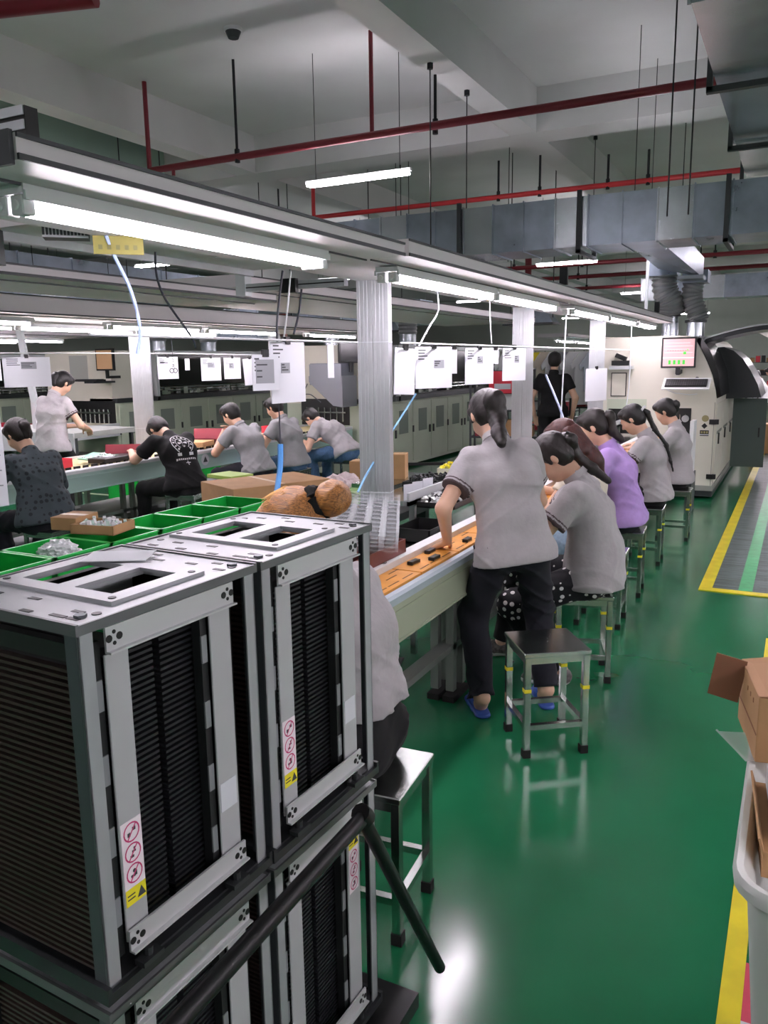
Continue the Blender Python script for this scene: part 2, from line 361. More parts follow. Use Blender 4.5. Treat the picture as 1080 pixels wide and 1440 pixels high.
def flex_hose(pts, r, label, base):
    t = thing('foil_hose', label, 'hose', base); o = Vector(base)
    pts = [Vector(p) for p in pts]; P = []; R = []
    N = 60
    for i in range(N+1):
        u = i/N*(len(pts)-1); k = min(int(u), len(pts)-2); f = u-k
        p0, p1, p2, p3 = pts[max(k-1, 0)], pts[k], pts[k+1], pts[min(k+2, len(pts)-1)]
        P.append(.5*((2*p1)+(p2-p0)*f+(2*p0-5*p1+4*p2-p3)*f*f+(3*p1-p0-3*p2+p3)*f**3) - o); R.append(r*(1+.09*math.sin(i/N*2*PI*11)))
    MB().tube(P, R, 16).build('corrugated_hose', FLEX, t, smooth=True); return t
t = flex_hose([(-1.53, 10.35, 2.58), (-1.52, 10.35, 2.42), (-1.45, 10.37, 2.28), (-1.44, 10.4, 2.14)], .14, 'left corrugated foil hose feeding the machine with monitor', (-1.45, 10.4, 1.86))
MB().cyl((0, 0, 0), (0, 0, .3), .095, 16).build('steel_pipe', GALVB, t, smooth=True); MB().cyl((0, 0, .25), (0, 0, .29), .12, 16).build('clamp', DKSTEEL, t, smooth=True)
B(-.24, .07, -.17, .17, .72, .94).build('duct_collar', GALV, t)
t = flex_hose([(-1.2, 10.4, 2.5), (-1.22, 10.4, 2.34), (-1.17, 10.4, 2.18), (-1.12, 10.4, 2.05)], .115, 'right corrugated foil hose feeding the machine with monitor', (-1.16, 10.4, 1.86))
MB().cyl((0, 0, 0), (0, 0, .19), .1, 16).build('steel_pipe', GALVB, t, smooth=True); MB().cyl((0, 0, .17), (0, 0, .2), .125, 16).build('clamp', DKSTEEL, t, smooth=True)
B(-.16, .12, -.15, .15, .62, .76).build('duct_collar', GALV, t)
t = thing('branch_duct', 'slanting silver branch duct joining the foil hoses to the big duct', 'duct', (-1.3, 9.4, 2.6))
mb = MB(); mb.add([(-.25,-1.1,.08),(.05,-1.1,.08),(.05,-1.1,.35),(-.25,-1.1,.35),(-.28,.75,.05),(.22,.75,-.08),(.22,.75,.14),(-.28,.75,.25)], [(0,1,2,3),(4,7,6,5),(0,4,5,1),(1,5,6,2),(2,6,7,3),(3,7,4,0)]); mb.build('duct_body', GALV, t)
MB().box(-.02, .25, .45, .77, -.11, -.07).build('duct_lip', GALVB, t)
# ------------------------------------------------------------------ overhead lamp beams over the lines
def tube_unit(t, x, y0, y1, z, near_socket=True, name='lamp_tube'):
    mb = MB(); mb.box(x-.052, x+.052, y0, y1, z+.024, z+.044); mb.box(x-.058, x-.05, y0, y1, z+.010, z+.03); mb.box(x+.05, x+.058, y0, y1, z+.010, z+.03)
    mb.build('lamp_reflector', WHITEP, t)
    for s in (-.022, .022): MB().cyl((x+s, y0+.03, z), (x+s, y1-.03, z), .013, 8).build(name, TUBEM, t)
    for y in (y0, y1-.035):
        mb = MB()
        for s in (-.026, .026):
            mb.box(x+s-.02, x+s+.02, y, y+.035, z-.02, z+.022); mb.cyl((x+s, y-.006, z), (x+s, y, z), .012, 10)
        mb.build('lamp_socket', WHITEP, t, bevel=.003)
def overhead(label, x0, x1, y0, y1, z0, z1, lamps, lz=1.975):
    t = thing('overhead_beam', label, 'lamp beam', ((x0+x1)/2, y0, z0)); ox, oy, oz = t.location
    mb = MB(); mb.box(x0-ox, x1-ox, 0, y1-oy, 0, z1-z0); mb.build('beam_body', PANEL, t)
    mb = MB(); mb.box(x1-ox, x1-ox+.006, 0, y1-oy, 0, .012); mb.box(x1-ox, x1-ox+.006, 0, y1-oy, z1-z0-.008, z1-z0); mb.box(x1-ox-.17, x1-ox-.163, 0, y1-oy, -.006, 0); mb.build('edge_profile', DKSTEEL, t)
    for x, a, b in lamps: tube_unit(t, x-ox, a-oy, b-oy, lz-oz)
    return t
OB1 = overhead('near end of grey overhead beam with long bright tube lamp above the racks', -1.98, -1.39, 1.16, 2.90, 2.02, 2.07, [(-1.6, 1.30, 2.60)])
B(-.30, .29, -.012, -.002, -.01, .055).build('end_cap', DKSTEEL, OB1)
for x in (-.2, .12): MB().cyl((x, -.02, .02), (x, -.012, .02), .014, 12).build('cap_bolt', STEEL, OB1, smooth=True)
ll = [(-1.6, 3.16, 4.42), (-1.6, 4.46, 5.72), (-1.6, 6.18, 7.44), (-1.6, 7.5, 8.76), (-1.6, 8.92, 10.05)]
OB2 = overhead('long grey overhead beam with tube lamps above the seated women', -2.02, -1.39, 2.94, 10.15, 2.025, 2.09, ll)
for y in (1.42, 3.1, 5.0): B(.29, .292, y, y+.004, .0, .06).build('joint_line', DKSTEEL, OB2)
t = thing('striped_box', 'small black box with white stripes on top of the near beam', 'box', (-1.62, 1.35, 2.07))
B(-.2, .04, 0, .035, 0, .125).build('box_body', BLACK, t)
for z in (.076, .106): B(-.2, .036, -.003, 0, z, z+.02).build('white_stripe', PAPER, t)
for x, y in ((-1.42, 5.25), (-1.42, 9.0)):
    tag(B(x, x+.05, y, y+.03, 2.09, 2.2).build('hanging_bracket', IRON), 'small black bracket on top of the overhead beam at y %s' % ('middle' if y < 6 else 'far end'), 'bracket')
for o in bpy.data.objects:
    if o.name.startswith('hanging_bracket'): o['label'] = 'small black bracket on top of the overhead beam'; o['group'] = 'brackets on the overhead beam'
t = thing('overhead_panel', 'plain grey overhead panel between the near beam and the nearest post', 'panel', (-2.30, 2.0, 2.10))
B(-.30, .24, 0, 1.55, 0, .035).build('panel_sheet', PANEL, t); B(-.30, -.27, 0, 1.55, -.03, 0).build('edge_profile', ALU, t)
for y in (.9,): B(.0, .03, y, y+.12, -.02, 0).build('bracket', ALU, t)
# beams between / over other lines
overhead('wide grey overhead panel left of the near lamp beam', -3.6, -2.95, .6, 4.3, 2.0, 2.05, [])
overhead('wide grey overhead panel between the two assembly lines', -4.6, -3.3, 4.4, 11, 2.12, 2.2, [])
OB4 = overhead('grey overhead beam with tube lamps above the row of men', -6.4, -5.2, 3.2, 9.9, 2.02, 2.16,
         [(-5.42, 3.3, 4.5), (-5.42, 5.3, 6.5), (-5.42, 6.6, 7.85), (-5.42, 8.5, 9.7), (-6.1, 4.9, 6.2), (-6.1, 6.35, 7.6)], 1.96)
overhead('grey overhead beam with tube lamps above the far left line', -10.3, -9.3, 3.5, 9.0, 2.05, 2.16, [(-9.5, 4.2, 5.4), (-9.5, 5.6, 6.8), (-9.5, 7.2, 8.4), (-10.1, 5.2, 6.4), (-10.1, 6.9, 8.1)], 1.98)  # second row of tubes added to brighten the machine front
overhead('grey overhead beam with tube lamps over the standing woman on the left', -8.1, -7.5, 4.2, 9.2, 2.1, 2.18, [(-7.8, 4.4, 5.6), (-7.8, 5.9, 7.1), (-7.8, 7.5, 8.7)], 2.05)
for i, x in enumerate((1.75, 4.6)):  # out-of-view lamp beams, added to light the rack fronts
    overhead(('unseen lamp beam added right of the aisle to light the racks', 'second unseen lamp beam added further right of the aisle for light')[i], x-.2, x+.4, -4, 12, 2.05, 2.11, [(x+.1, -3.8+1.5*k, -2.6+1.5*k) for k in range(10)], 2.0)
overhead('unseen lamp beam added behind the trolley of racks for light', -3.4, -2.8, -4.5, .2, 2.05, 2.11, [(-3.1, -4.3+1.5*k, -3.1+1.5*k) for k in range(3)], 2.0)  # out of view, added for light from behind the camera
# far right end of hall: rows of lamps
for i, (x, y0, y1) in enumerate(((-.35, 15, 30), (1.2, 14, 30))):
    lm = [(x-.1, y0+k*1.5, y0+k*1.5+1.2) for k in range(9)]
    overhead(('distant overhead lamp beam beyond the black machine hood', 'second distant overhead lamp beam at the far aisle')[i], x-.4, x+.2, y0, y1, 2.05, 2.12, lm)
overhead('distant overhead lamp beam behind the far wave machines', -4.6, -4.0, 15.5, 27, 2.05, 2.12, [(-4.3, 15.8+k*1.5, 17+k*1.5) for k in range(6)])

# ------------------------------------------------------------------ aluminium posts
def post(x, y, h, label, rz=0, wdt=.08, two=True):
    t = thing('aluminium_post', label, 'post', (x, y, 0), rz)
    def prof(cx):
        a = wdt/2; mb = MB(); mb.box(cx-a+.006, cx+a-.006, -a+.006, a-.006, 0, h)
        for sx in (-1, 1):
            for sy in (-1, 1):
                mb.box(*sorted((cx+sx*a, cx+sx*(a-.014))), *sorted((sy*a, sy*(a-.014))), 0, h)
            mb.box(*sorted((cx+sx*a, cx+sx*(a-.01))), -.013, -.004, 0, h); mb.box(*sorted((cx+sx*a, cx+sx*(a-.01))), .004, .013, 0, h)
        for sy in (-1, 1):
            mb.box(cx-.013, cx-.004, *sorted((sy*a, sy*(a-.01))), 0, h); mb.box(cx+.004, cx+.013, *sorted((sy*a, sy*(a-.01))), 0, h)
        return mb.build('profile', ALU, t)
    prof(0); 
    if two: prof(wdt+.002)
    for z in (.95, 1.72):
        B(-wdt/2-.003, wdt*(1.5 if two else .5)+.003, -wdt/2-.003, wdt/2+.003, z, z+.004).build('cable_tie', WCABLE, t)
    B(-.07, .16 if two else .07, -.07, .07, 0, .012).build('foot_plate', DKSTEEL, t)
    return t
post(-1.99, 3.70, 2.03, 'nearest double aluminium post beside the standing woman', .25)
post(-2.02, 6.28, 2.03, 'second aluminium post along the near line', .25)
post(-2.02, 8.9, 2.03, 'third and farthest aluminium post along the near line', .25)
post(-6.42, 6.65, 2.03, 'double aluminium post behind the man in black tee', .6, .1)
post(-6.42, 9.2, 2.03, 'aluminium post hidden behind the papers of the second line', .6)
tt = thing('slanted_pole', 'pale slanted pole behind the standing woman on the left', 'pole', (-8.6, 7.1, 0))
MB().beam((0, 0, 1.2), (-.1, -.05, 2.1), .07).build('pole_body', ALUW, tt); MB().beam((0, 0, 0), (0, 0, 1.2), .07).build('pole_foot', ALUW, tt)
# cross arm from post
t = thing('cross_arm', 'aluminium cross arm with black clamp at the top of the nearest post', 'arm', (-2.06, 3.62, 2.0))
B(-.62, 0, -.02, .02, 0, .04).build('arm_profile', ALU, t); B(-.62, 0, -.022, -.02, .017, .023).build('slot', BLACK, t)
B(-.36, -.27, -.05, -.02, -.02, .05).build('black_clamp', BLACK, t); B(-.66, -.60, -.03, .03, -.02, .14).build('end_bracket', ALUW, t)
# vent grill + yellow notice + dark box seen under the beam
t = thing('vent_grill', 'small metal vent grill box under the near lamp beam', 'grill', (-2.2, 2.0, 2.1), .75); t.scale = (.55, .55, .7)
B(-.13, .13, -.02, .12, -.085, 0).build('grill_box', DKSTEEL, t)
for k in range(12): B(-.115+k*.02, -.109+k*.02, -.028, -.02, -.075, -.012).build('slat', ALU, t)
B(-.13, .13, -.026, -.02, -.012, 0).build('grill_rim', ALU, t); B(-.13, .13, -.026, -.02, -.085, -.075).build('grill_rim', ALU, t)
t = thing('dark_casing', 'dark grey equipment casing left of the vent grill', 'casing', (-2.6, 1.66, 2.03), .6)
B(-.35, .25, -.02, .3, -.05, .07).build('casing_body', DKSTEEL, t); MB().beam((-.05, -.03, -.06), (-.12, -.03, .09), .02).build('strut', ALUW, t)
t = thing('yellow_notice', 'yellow warning notice stuck under the near beam', 'notice', (-1.93, 1.96, 1.985), .78)
B(-.075, .075, -.002, .002, -.02, .035).build('notice_card', mat('faded_yellow_sticker', '#8f8840', .6), t)
for k in range(5): B(-.06+k*.026, -.048+k*.026, -.004, -.002, -.006, .008).build('printed_mark', mat('faded_mark', '#6d6a3c', .6), t)

# ------------------------------------------------------------------ hanging papers
def wire(pts, r, m, name, label, cat='wire'):
    o = MB().tube(pts, r, 5).build(name, m, smooth=True); tag(o, label, cat); return o
wire([(-1.80, 3.7, 1.715), (-1.80, 11.0, 1.72)], .005, ALUW, 'hanging_rail', 'thin rail carrying papers above the near line')
wire([(-2.02, 1.9, 1.722), (-2.02, 3.66, 1.722)], .005, ALUW, 'hanging_rail', 'thin rail carrying the big white sheet left of the nearest post')
wire([(-5.8, 3.8, 1.74), (-5.8, 6.5, 1.745), (-5.8, 9.0, 1.72)], .006, ALUW, 'hanging_rail', 'thin rail carrying papers above the row of men')
def sheet(x, y, zt, w_, h_, yaw, label, pic=None, clip=True, group='work instruction sheets on the rails', tilt=0):
    t = thing('hanging_sheet', label, 'paper', (x, y, zt), yaw); t.rotation_euler = (0, tilt, yaw)
    B(-w_/2, w_/2, -.002, .002, -h_, 0).build('paper', PAPER, t)
    if clip:
        B(-.015, .015, -.008, .008, -.01, .022).build('bulldog_clip', BLACK, t)
    if pic:
        px, pz, pw, ph = pic
        B(px, px+pw, -.0035, -.002, -pz-ph, -pz).build('printed_picture', INK, t)
        mb = MB()
        for k in range(4): mb.box(-w_*.42, -w_*.42+w_*random.uniform(.15, .3), -.0032, -.002, -.02-k*.016, -.014-k*.016)
        for k in range(3): mb.box(px+.004, px+pw*random.uniform(.3, .9), -.0045, -.0035, -pz-ph*.25*(k+1), -pz-ph*.25*(k+1)+.006)
        o = mb.build('printed_lines', INKD, t); 
    return t
YR = PI/2-.18
sheet(-1.82, 3.80, 1.69, .15, .235, YR-.15, 'bluish white hanging sheet just right of the nearest post', tilt=.06)
sheet(-1.82, 4.16, 1.70, .25, .225, YR-.35, 'large white hanging sheet with a grey photo, first full one right of the post', (.0, .07, .07, .045))
sheet(-1.81, 4.43, 1.70, .04, .15, YR-.5, 'narrow white tag hanging between two sheets')
sheet(-1.82, 4.88, 1.70, .25, .225, YR-.25, 'white hanging sheet above the ponytailed standing woman', (-.02, .05, .05, .045))
sheet(-1.81, 5.15, 1.70, .05, .1, YR-.5, 'small white card hanging beside the second post')
sheet(-1.81, 5.55, 1.705, .25, .225, YR-.2, 'white hanging sheet just left of the second post', (.0, .05, .05, .05))
sheet(-1.82, 8.2, 1.53, .34, .32, YR-.25, 'lone white hanging sheet beside the third post', None)
sheet(-2.03, 3.03, 1.715, .235, .265, PI/2-.1, 'big white sheet with small grey photo left of the nearest post', (-.05, .09, .06, .045))
sheet(-2.03, 2.86, 1.66, .13, .15, PI/2-.4, 'crumpled printed slip partly behind the big white sheet', (-.05, .02, .09, .1))
sheet(-2.03, 3.40, 1.71, .035, .16, PI/2-.5, 'narrow white label hanging between the big sheet and the post', clip=False)
sheet(-5.82, 6.48, 1.71, .26, .225, YR, 'white sheet with hanging scissors in front, second line', (-.1, .05, .1, .02))
sheet(-5.82, 6.78, 1.69, .05, .12, YR-.4, 'small white tag beside the sheet with scissors', clip=False)
sheet(-5.82, 7.17, 1.70, .28, .25, YR, 'white sheet with a grey printed photo, over the men', (-.05, .05, .1, .06))
sheet(-5.82, 7.55, 1.70, .25, .24, YR, 'white sheet with a faint table, over the men', (-.05, .06, .07, .06))
sheet(-5.82, 7.88, 1.69, .18, .31, YR-.3, 'tilted white sheet at the right end of the second line', None, tilt=-.07)
sheet(-5.82, 8.32, 1.72, .34, .25, YR, 'white sheet half hidden by the big paper', (-.1, .05, .2, .08))
sheet(-5.82, 4.76, 1.71, .40, .25, YR-.1, 'large white sheet at the left with a grey diagram', (-.05, .04, .13, .06))
sheet(-5.82, 4.33, 1.70, .30, .18, YR-.1, 'white sheet cut by the left picture edge', None)
t = thing('hanging_sign', 'white hanging card with a teal header at the left picture edge', 'sign', (-2.09, 1.6, 1.575), .91)
B(-.3, 0, -.003, .003, -.36, 0).build('card', PAPER, t); B(-.3, 0, -.004, -.003, -.04, 0).build('teal_header', TEAL, t); 
for k in range(5): B(-.1, -.01, -.0042, -.003, -.12-k*.045, -.116-k*.045).build('printed_line', INK, t)
t = thing('scissors', 'scissors hanging in front of a white sheet', 'scissors', (-5.72, 6.45, 1.60), YR-.2)
MB().tube([(0, 0, 0), (0, 0, .2), (0, .04, .42)], .002, 4).build('string', CABLE, t)
for s in (-1, 1):
    MB().tube([(s*.02+.022*math.cos(a), 0, .022*math.sin(a)-.03) for a in np.linspace(0, 2*PI, 14)], .004, 5).build('handle_ring', BLACK, t)
    MB().beam((s*.012, 0, -.005), (-s*.008, 0, .1), .008, .004).build('blade', STEEL, t)
def cord(pts, r, m, label, name='air_hose'):
    P = [Vector(p) for p in pts]; Q = []
    for i in range(len(P)-1):
        p0, p1, p2, p3 = P[max(i-1, 0)], P[i], P[i+1], P[min(i+2, len(P)-1)]
        for f in (0, .2, .4, .6, .8): Q.append(.5*((2*p1)+(p2-p0)*f+(2*p0-5*p1+4*p2-p3)*f*f+(3*p1-p0-3*p2+p3)*f**3))
    Q.append(P[-1]); o = MB().tube(Q, r, 6).build(name, m, smooth=True); tag(o, label, 'cord'); return o
cord([(-1.95, 1.93, 2.02), (-1.95, 1.96, 1.96), (-1.95, 2.02, 1.86), (-1.96, 2.06, 1.74), (-1.98, 2.06, 1.66)], .006, mat('pale_blue_hose', '#a9bde6', .35), 'pale blue hose curving down from the near beam')
cord([(-2.5, 2.75, 2.1), (-2.5, 2.75, 2.0), (-2.5, 2.8, 1.9), (-2.5, 2.95, 1.75), (-2.52, 3.0, 1.70)], .005, CABLE, 'dark blue cord hanging right of the pale blue hose')
cord([(-2.1, 3.12, 2.03), (-2.1, 3.06, 1.8), (-2.1, 3.06, 1.66)], .005, CABLE, 'dark cord hanging by the big white sheet')
cord([(-2.07, 3.14, 2.03), (-2.07, 3.1, 1.85), (-2.09, 3.09, 1.72)], .004, WCABLE, 'pale cord hanging by the big white sheet')
cord([(-2.1, 3.04, 1.6), (-2.1, 3.05, 1.4), (-2.1, 3.05, 1.24)], .003, CABLE, 'thin cord running down to the bright blue tool hose')
MB().tube([(-2.1+.02*math.cos(a), 3.05, 1.63+.022*math.sin(a)) for a in np.linspace(0, 2*PI, 14)], .003, 5)
cord([(-2.1, 3.05, 1.26), (-2.1, 3.04, 1.15), (-2.1, 3.0, 1.03)], .013, BLUEH, 'bright blue tool hose hanging above the cardboard box')
cord([(-1.95, 4.2, 1.44), (-1.95, 3.84, 1.22), (-1.95, 3.6, 1.06), (-1.95, 3.5, .98)], .006, mat('sky_blue_cord', '#8ec4ee', .4), 'slanting sky blue cord beside the nearest post')
cord([(-1.8, 4.15, 2.03), (-1.8, 4.18, 1.9), (-1.8, 4.05, 1.8), (-1.8, 3.92, 1.7)], .005, WCABLE, 'white cord looped over the hanging sheets')
cord([(-1.8, 5.0, 2.03), (-1.8, 5.02, 1.85), (-1.8, 5.05, 1.73)], .004, WCABLE, 'white cord above the second large sheet')
cord([(-1.85, 6.5, 1.5), (-1.6, 6.1, 1.2), (-1.42, 5.6, 1.0)], .009, mat('dusty_blue_hose', '#8896b8', .4), 'slanting grey blue hose above the red haired woman')
cord([(-1.8, 6.9, 2.03), (-1.8, 6.85, 1.5), (-1.8, 6.8, 1.05)], .006, WCABLE, 'long white cord hanging past the man in black')
cord([(-1.7, 9.3, 2.0), (-1.7, 9.3, 1.4), (-1.72, 9.3, 1.1)], .006, WCABLE, 'white cord hanging in front of the machine front')
cord([(-2.5, 3.9, 2.05), (-2.5, 3.86, 1.9), (-2.5, 3.8, 1.78)], .006, CABLE, 'short black cord hanging left of the nearest post')

# ------------------------------------------------------------------ machines
M1 = thing('wave_machine', 'cream wave soldering machine with monitor and open black hood', 'machine', (-1.5, 9.9, 0))
ox, oy = -1.5, 9.9
poly = [(-.72, .1), (.66, .1), (.66, 1.14), (.645, 1.24), (.60, 1.42), (.53, 1.58), (.46, 1.72), (.40, 1.82), (.34, 1.87), (-.72, 1.87)]
MB().prism(poly, 'y', 0, 5.2).build('machine_body', CREAM, M1)
B(-.70, .67, .02, 5.1, .03, .1).build('plinth', DKSTEEL, M1); B(-.72, .675, -.01, 5.2, .1, .16).build('base_skirt', mat('grey_skirt', '#8d9089', .5), M1)
# black rounded hoods behind the front end
hp = [(.46, 1.74), (.60, 1.75), (.72, 1.70), (.83, 1.60), (.93, 1.45), (1.02, 1.28), (1.07, 1.12), (.66, 1.10), (.67, 1.3), (.60, 1.5)]
MB().prism(hp, 'y', 1.3, 2.7).build('black_hood', mat('black_hood', '#22262a', .4, coat=.2), M1, smooth=True)
MB().prism([(.40, 1.83), (.66, 1.16), (.70, 1.18), (.66, 1.45), (.56, 1.7), (.44, 1.87)], 'y', .06, 1.3).build('curved_glass_door', BLACKG, M1, smooth=True)
mb = MB(); 
pts = [(.44+.09*k, 1.83+.15*(1-(1-k/8)**1.6)) for k in range(9)]
mb.prism([(a, b) for a, b in pts]+[(a, b-.05) for a, b in reversed(pts)], 'y', .5, 1.5); mb.build('raised_hatch', mat('hatch_black', '#2a2e33', .3), M1, smooth=True)
mb = MB(); mb.prism([(a, b+.002) for a, b in pts]+[(a, b+.016) for a, b in reversed(pts)], 'y', .47, .5); mb.build('hatch_edge', ALU, M1)
B(.70, 1.12, 2.1, 2.14, .14, 1.07).build('open_grey_door', mat('slate_door', '#4b5854', .45), M1); B(1.03, 1.05, 2.085, 2.1, .55, .68).build('door_handle', BLACK, M1)
for k in range(4):
    d = B(.66, .675, .03+k*.86, .03+k*.86+.82, .19, 1.1).build('side_door', CREAM, M1, bevel=.003); d['label'] = 'cream side door'
    B(.675, .69, .3+k*.86, .34+k*.86, .62, .75).build('door_handle', BLACK, d)
    B(.675, .680, .12+k*.86, .7+k*.86, .75, .78).build('door_seam', mat('seam_grey', '#7d8078', .6), d)
for z in (.87, .24):
    B(.60, .675, -.02, 0, z, z+.055).build('hinge', BLACK, M1); B(.66, .70, -.012, .03, z, z+.055).build('hinge', BLACK, M1)
B(.645, .65, -.003, 0, .16, 1.12).build('door_seam', mat('seam_grey', '#7d8078', .6), M1)
# openings
t = B(.17, .40, -.006, .0, .735, 1.05).build('access_opening', BLACK, M1, bevel=.004)
for k in range(3): MB().cyl((.22+.06*k, -.02, .8+.06*k), (.22+.06*k, -.02, .98), .008, 6).build('lever', STEEL, t)
MB().cyl((.34, -.03, .93), (.34, -.005, .93), .04, 14).build('gauge_ring', ALU, t, smooth=True)
B(-.54, -.27, -.006, 0, .74, 1.035).build('access_opening', BLACK, M1, bevel=.004)
B(.505, .60, -.004, 0, .735, .80).build('black_sticker', BLACK, M1); B(.505, .60, -.005, -.004, .745, .755).build('sticker_line', PAPER, M1)
MB().cyl((.55, -.005, .85), (.55, 0, .85), .033, 4).build('warning_diamond', BLACK, M1); MB().cyl((.555, -.005, .935), (.555, 0, .935), .038, 16).build('warning_disc', mat('khaki_disc', '#9c9468', .6), M1)
mb = MB()
for k in range(3): mb.box(.515+.028*k, .535+.028*k, -.0055, -.004, .765, .79)
mb.build('sticker_mark', mat('khaki_disc', '#9c9468', .6), M1)
t = B(-.52, -.26, -.14, 0, 1.50, 1.54).build('small_shelf', ALUW, M1)
MB().box(-.5, -.3, -.12, -.02, 1.545, 1.60).obox((-.4, -.07, 1.64), (.13, .07, .05), Matrix.Rotation(.4, 3, 'Y')).build('black_device', BLACK, t)
f = B(-.52, -.34, -.01, 0, 1.18, 1.46).build('framed_chart', BLACK, M1); B(-.51, -.35, -.013, -.01, 1.19, 1.45).build('chart_sheet', CREAM, f)
B(-.56, -.10, -.003, 0, .75, 1.15).build('greenish_panel', CREAMG, M1)
# monitor
MO = thing('monitor', 'flat monitor showing a pink table with green bars on the machine', 'monitor', (-1.25, 9.74, 1.50), .06)
B(-.185, .185, -.02, .02, .01, .35).build('bezel', BLACK, MO, bevel=.005)
s = B(-.165, .165, -.023, -.02, .03, .33).build('screen', SCREEN, MO)
mb = MB(); mb.box(-.165, .165, -.0245, -.023, .118, .128)
for k in range(4): mb.box(-.15, .15-.03*(k % 2), -.0245, -.023, .18+.035*k, .183+.035*k)
mb.build('screen_lines', SWHITE, s)
mb = MB()
for k in range(4): mb.box(-.105+k*.05, -.078+k*.05, -.0245, -.023, .05, .098)
mb.box(.05, .08, -.0245, -.023, .16, .19); mb.box(.09, .1, -.0245, -.023, .2, .22); mb.build('green_bars', SGREEN, s)
mb = MB()
for k in range(8): mb.box(-.12+k*.027, -.108+k*.027, -.0246, -.023, .20, .204)
mb.build('red_marks', SRED, s)
MB().beam((.0, 0, -.06), (0, .0, .03), .05, .03).beam((0, 0, -.05), (.02, .14, -.03), .04).build('monitor_arm', BLACK, MO)
t = thing('keyboard_tray', 'white keyboard tray on an arm below the monitor', 'tray', (-1.15, 9.6, 1.31)); t.rotation_euler = (.5, 0, 0)
B(-.24, .26, -.08, .16, 0, .012).build('tray_plate', WHITEP, t); MB().beam((0, .1, -.09), (.1, .3, -.07), .03).beam((0.05, .1, -.09), (.05, .05, 0), .03).build('tray_arm', BLACK, t)
MB().tube([(-.22, -.02, -.02), (-.1, 0, -.09), (.05, .0, -.11), (.13, .0, -.1)], .005, 6).build('cable', WCABLE, t)
t = thing('keyboard', 'black keyboard on the white tray below the monitor', 'keyboard', (-1.14, 9.615, 1.335), 0); t.rotation_euler = (.5, 0, 0)
B(-.22, .22, -.07, .08, 0, .018).build('key_base', BLACK, t)
mb = MB()
for r in range(5):
    for k in range(18): mb.box(-.21+k*.0235, -.19+k*.0235, -.062+r*.027, -.04+r*.027, .018, .024)
o = mb.build('keys', mat('key_grey', '#2b2d30', .5), t)

def cab_machine(name, label, x1, y0, y1, wdt, mon=True, cabn=4):
    """wave machine facing +x: cabinet doors below, dark glass above"""
    T = thing('wave_machine', label, 'machine', (x1, y0, 0)); L = y1-y0
    B(-wdt, 0, 0, L, .05, 1.05).build('lower_cabinet', CREAMG, T); B(-wdt, -.06, .0, .9, 1.05, 1.87).build('end_tower', CREAM, T)
    B(-wdt, -.55, .9, L, 1.05, 1.87).build('rear_housing', CREAMG, T)
    B(-.55, -.12, .9, L, 1.28, 1.8).build('dark_glass', BLACKG, T)
    B(-.6, .01, .9, L, 1.8, 1.87).build('top_rail', ALUW, T)
    B(-.56, .03, 0.0, L, 1.05, 1.12).build('deck_rail', DKSTEEL, T)
    B(-.5, -.02, .92, L, 1.12, 1.14).build('deck', BLACK, T)
    mb = MB(); rnd = random.Random(3)
    for k in range(int(L*9)):
        y = .95+rnd.random()*(L-1.1); x = -.45+rnd.random()*.4; h = .03+rnd.random()*.09
        mb.box(x, x+.03+rnd.random()*.08, y, y+.04+rnd.random()*.12, 1.14, 1.14+h)
    o = mb.build('deck_parts', STEEL, T); o['kind'] = 'stuff'
    MB().cyl((-.06, .92, 1.2), (-.06, L-.05, 1.2), .012, 8).cyl((-.1, .92, 1.25), (-.1, L-.05, 1.25), .014, 8).build('conveyor_rail', STEEL, T)
    n = int(L/.68)
    for k in range(n):
        y = .05+k*(L-.05)/n; ww = (L-.05)/n
        d = B(0, .014, y, y+ww-.02, .10, 1.02).build('cabinet_door', CREAMG, T, bevel=.003)
        B(.014, .02, y+ww*.28, y+ww*.72, .55, .90).build('door_window', mat('grey_window', '#828b83', .25), d)
        B(.014, .028, y+ww*(.86 if k % 2 == 0 else .07), y+ww*(.92 if k % 2 == 0 else .13), .5, .62).build('door_handle', BLACK, d)
        if k % 2 == 0:
            B(.0, .03, y-.03, y, .55, .65).build('latch', BLACK, T)
    B(-wdt, .03, .92, .98, 1.05, 1.87).build('frame_upright', ALUW, T)
    return T
T2 = cab_machine('m2', 'greenish cabinet wave machine behind the nearest post', -5.35, 9.95, 15.6, 1.35)
B(-1.1, -.3, -.008, 0, .75, 1.12).build('access_opening', BLACK, T2)
mb = MB()
for k in range(7): mb.cyl((-1.0+k*.1, -.02, .8), (-1.0+k*.1, -.02, 1.0), .01, 6)
mb.box(-1.05, -.35, -.03, -.01, .92, .94); mb.build('inner_mechanism', STEEL, T2)
T3 = cab_machine('m3', 'greenish cabinet wave machine at the end of the far left line', -9.6, 9.45, 14.6, 1.5)
B(-1.0, -.02, -.008, 0, .62, 1.08).build('access_opening', BLACK, T3); B(-.95, -.55, -.006, 0, 1.4, 1.8).build('notice_panel', mat('dull_panel', '#a9aca6', .6), T3)
mb = MB()
for k in range(9): mb.cyl((-.95+k*.1, -.03, .68), (-.95+k*.1, -.03, .95), .012, 6)
mb.box(-1.0, -.1, -.04, -.01, .88, .91); mb.box(-.9, -.2, -.06, -.02, .66, .7); mb.build('inner_mechanism', STEEL, T3)
T4 = cab_machine('m4', 'dim cream machine beyond the far left line', -13.5, 8.0, 13, 1.4)
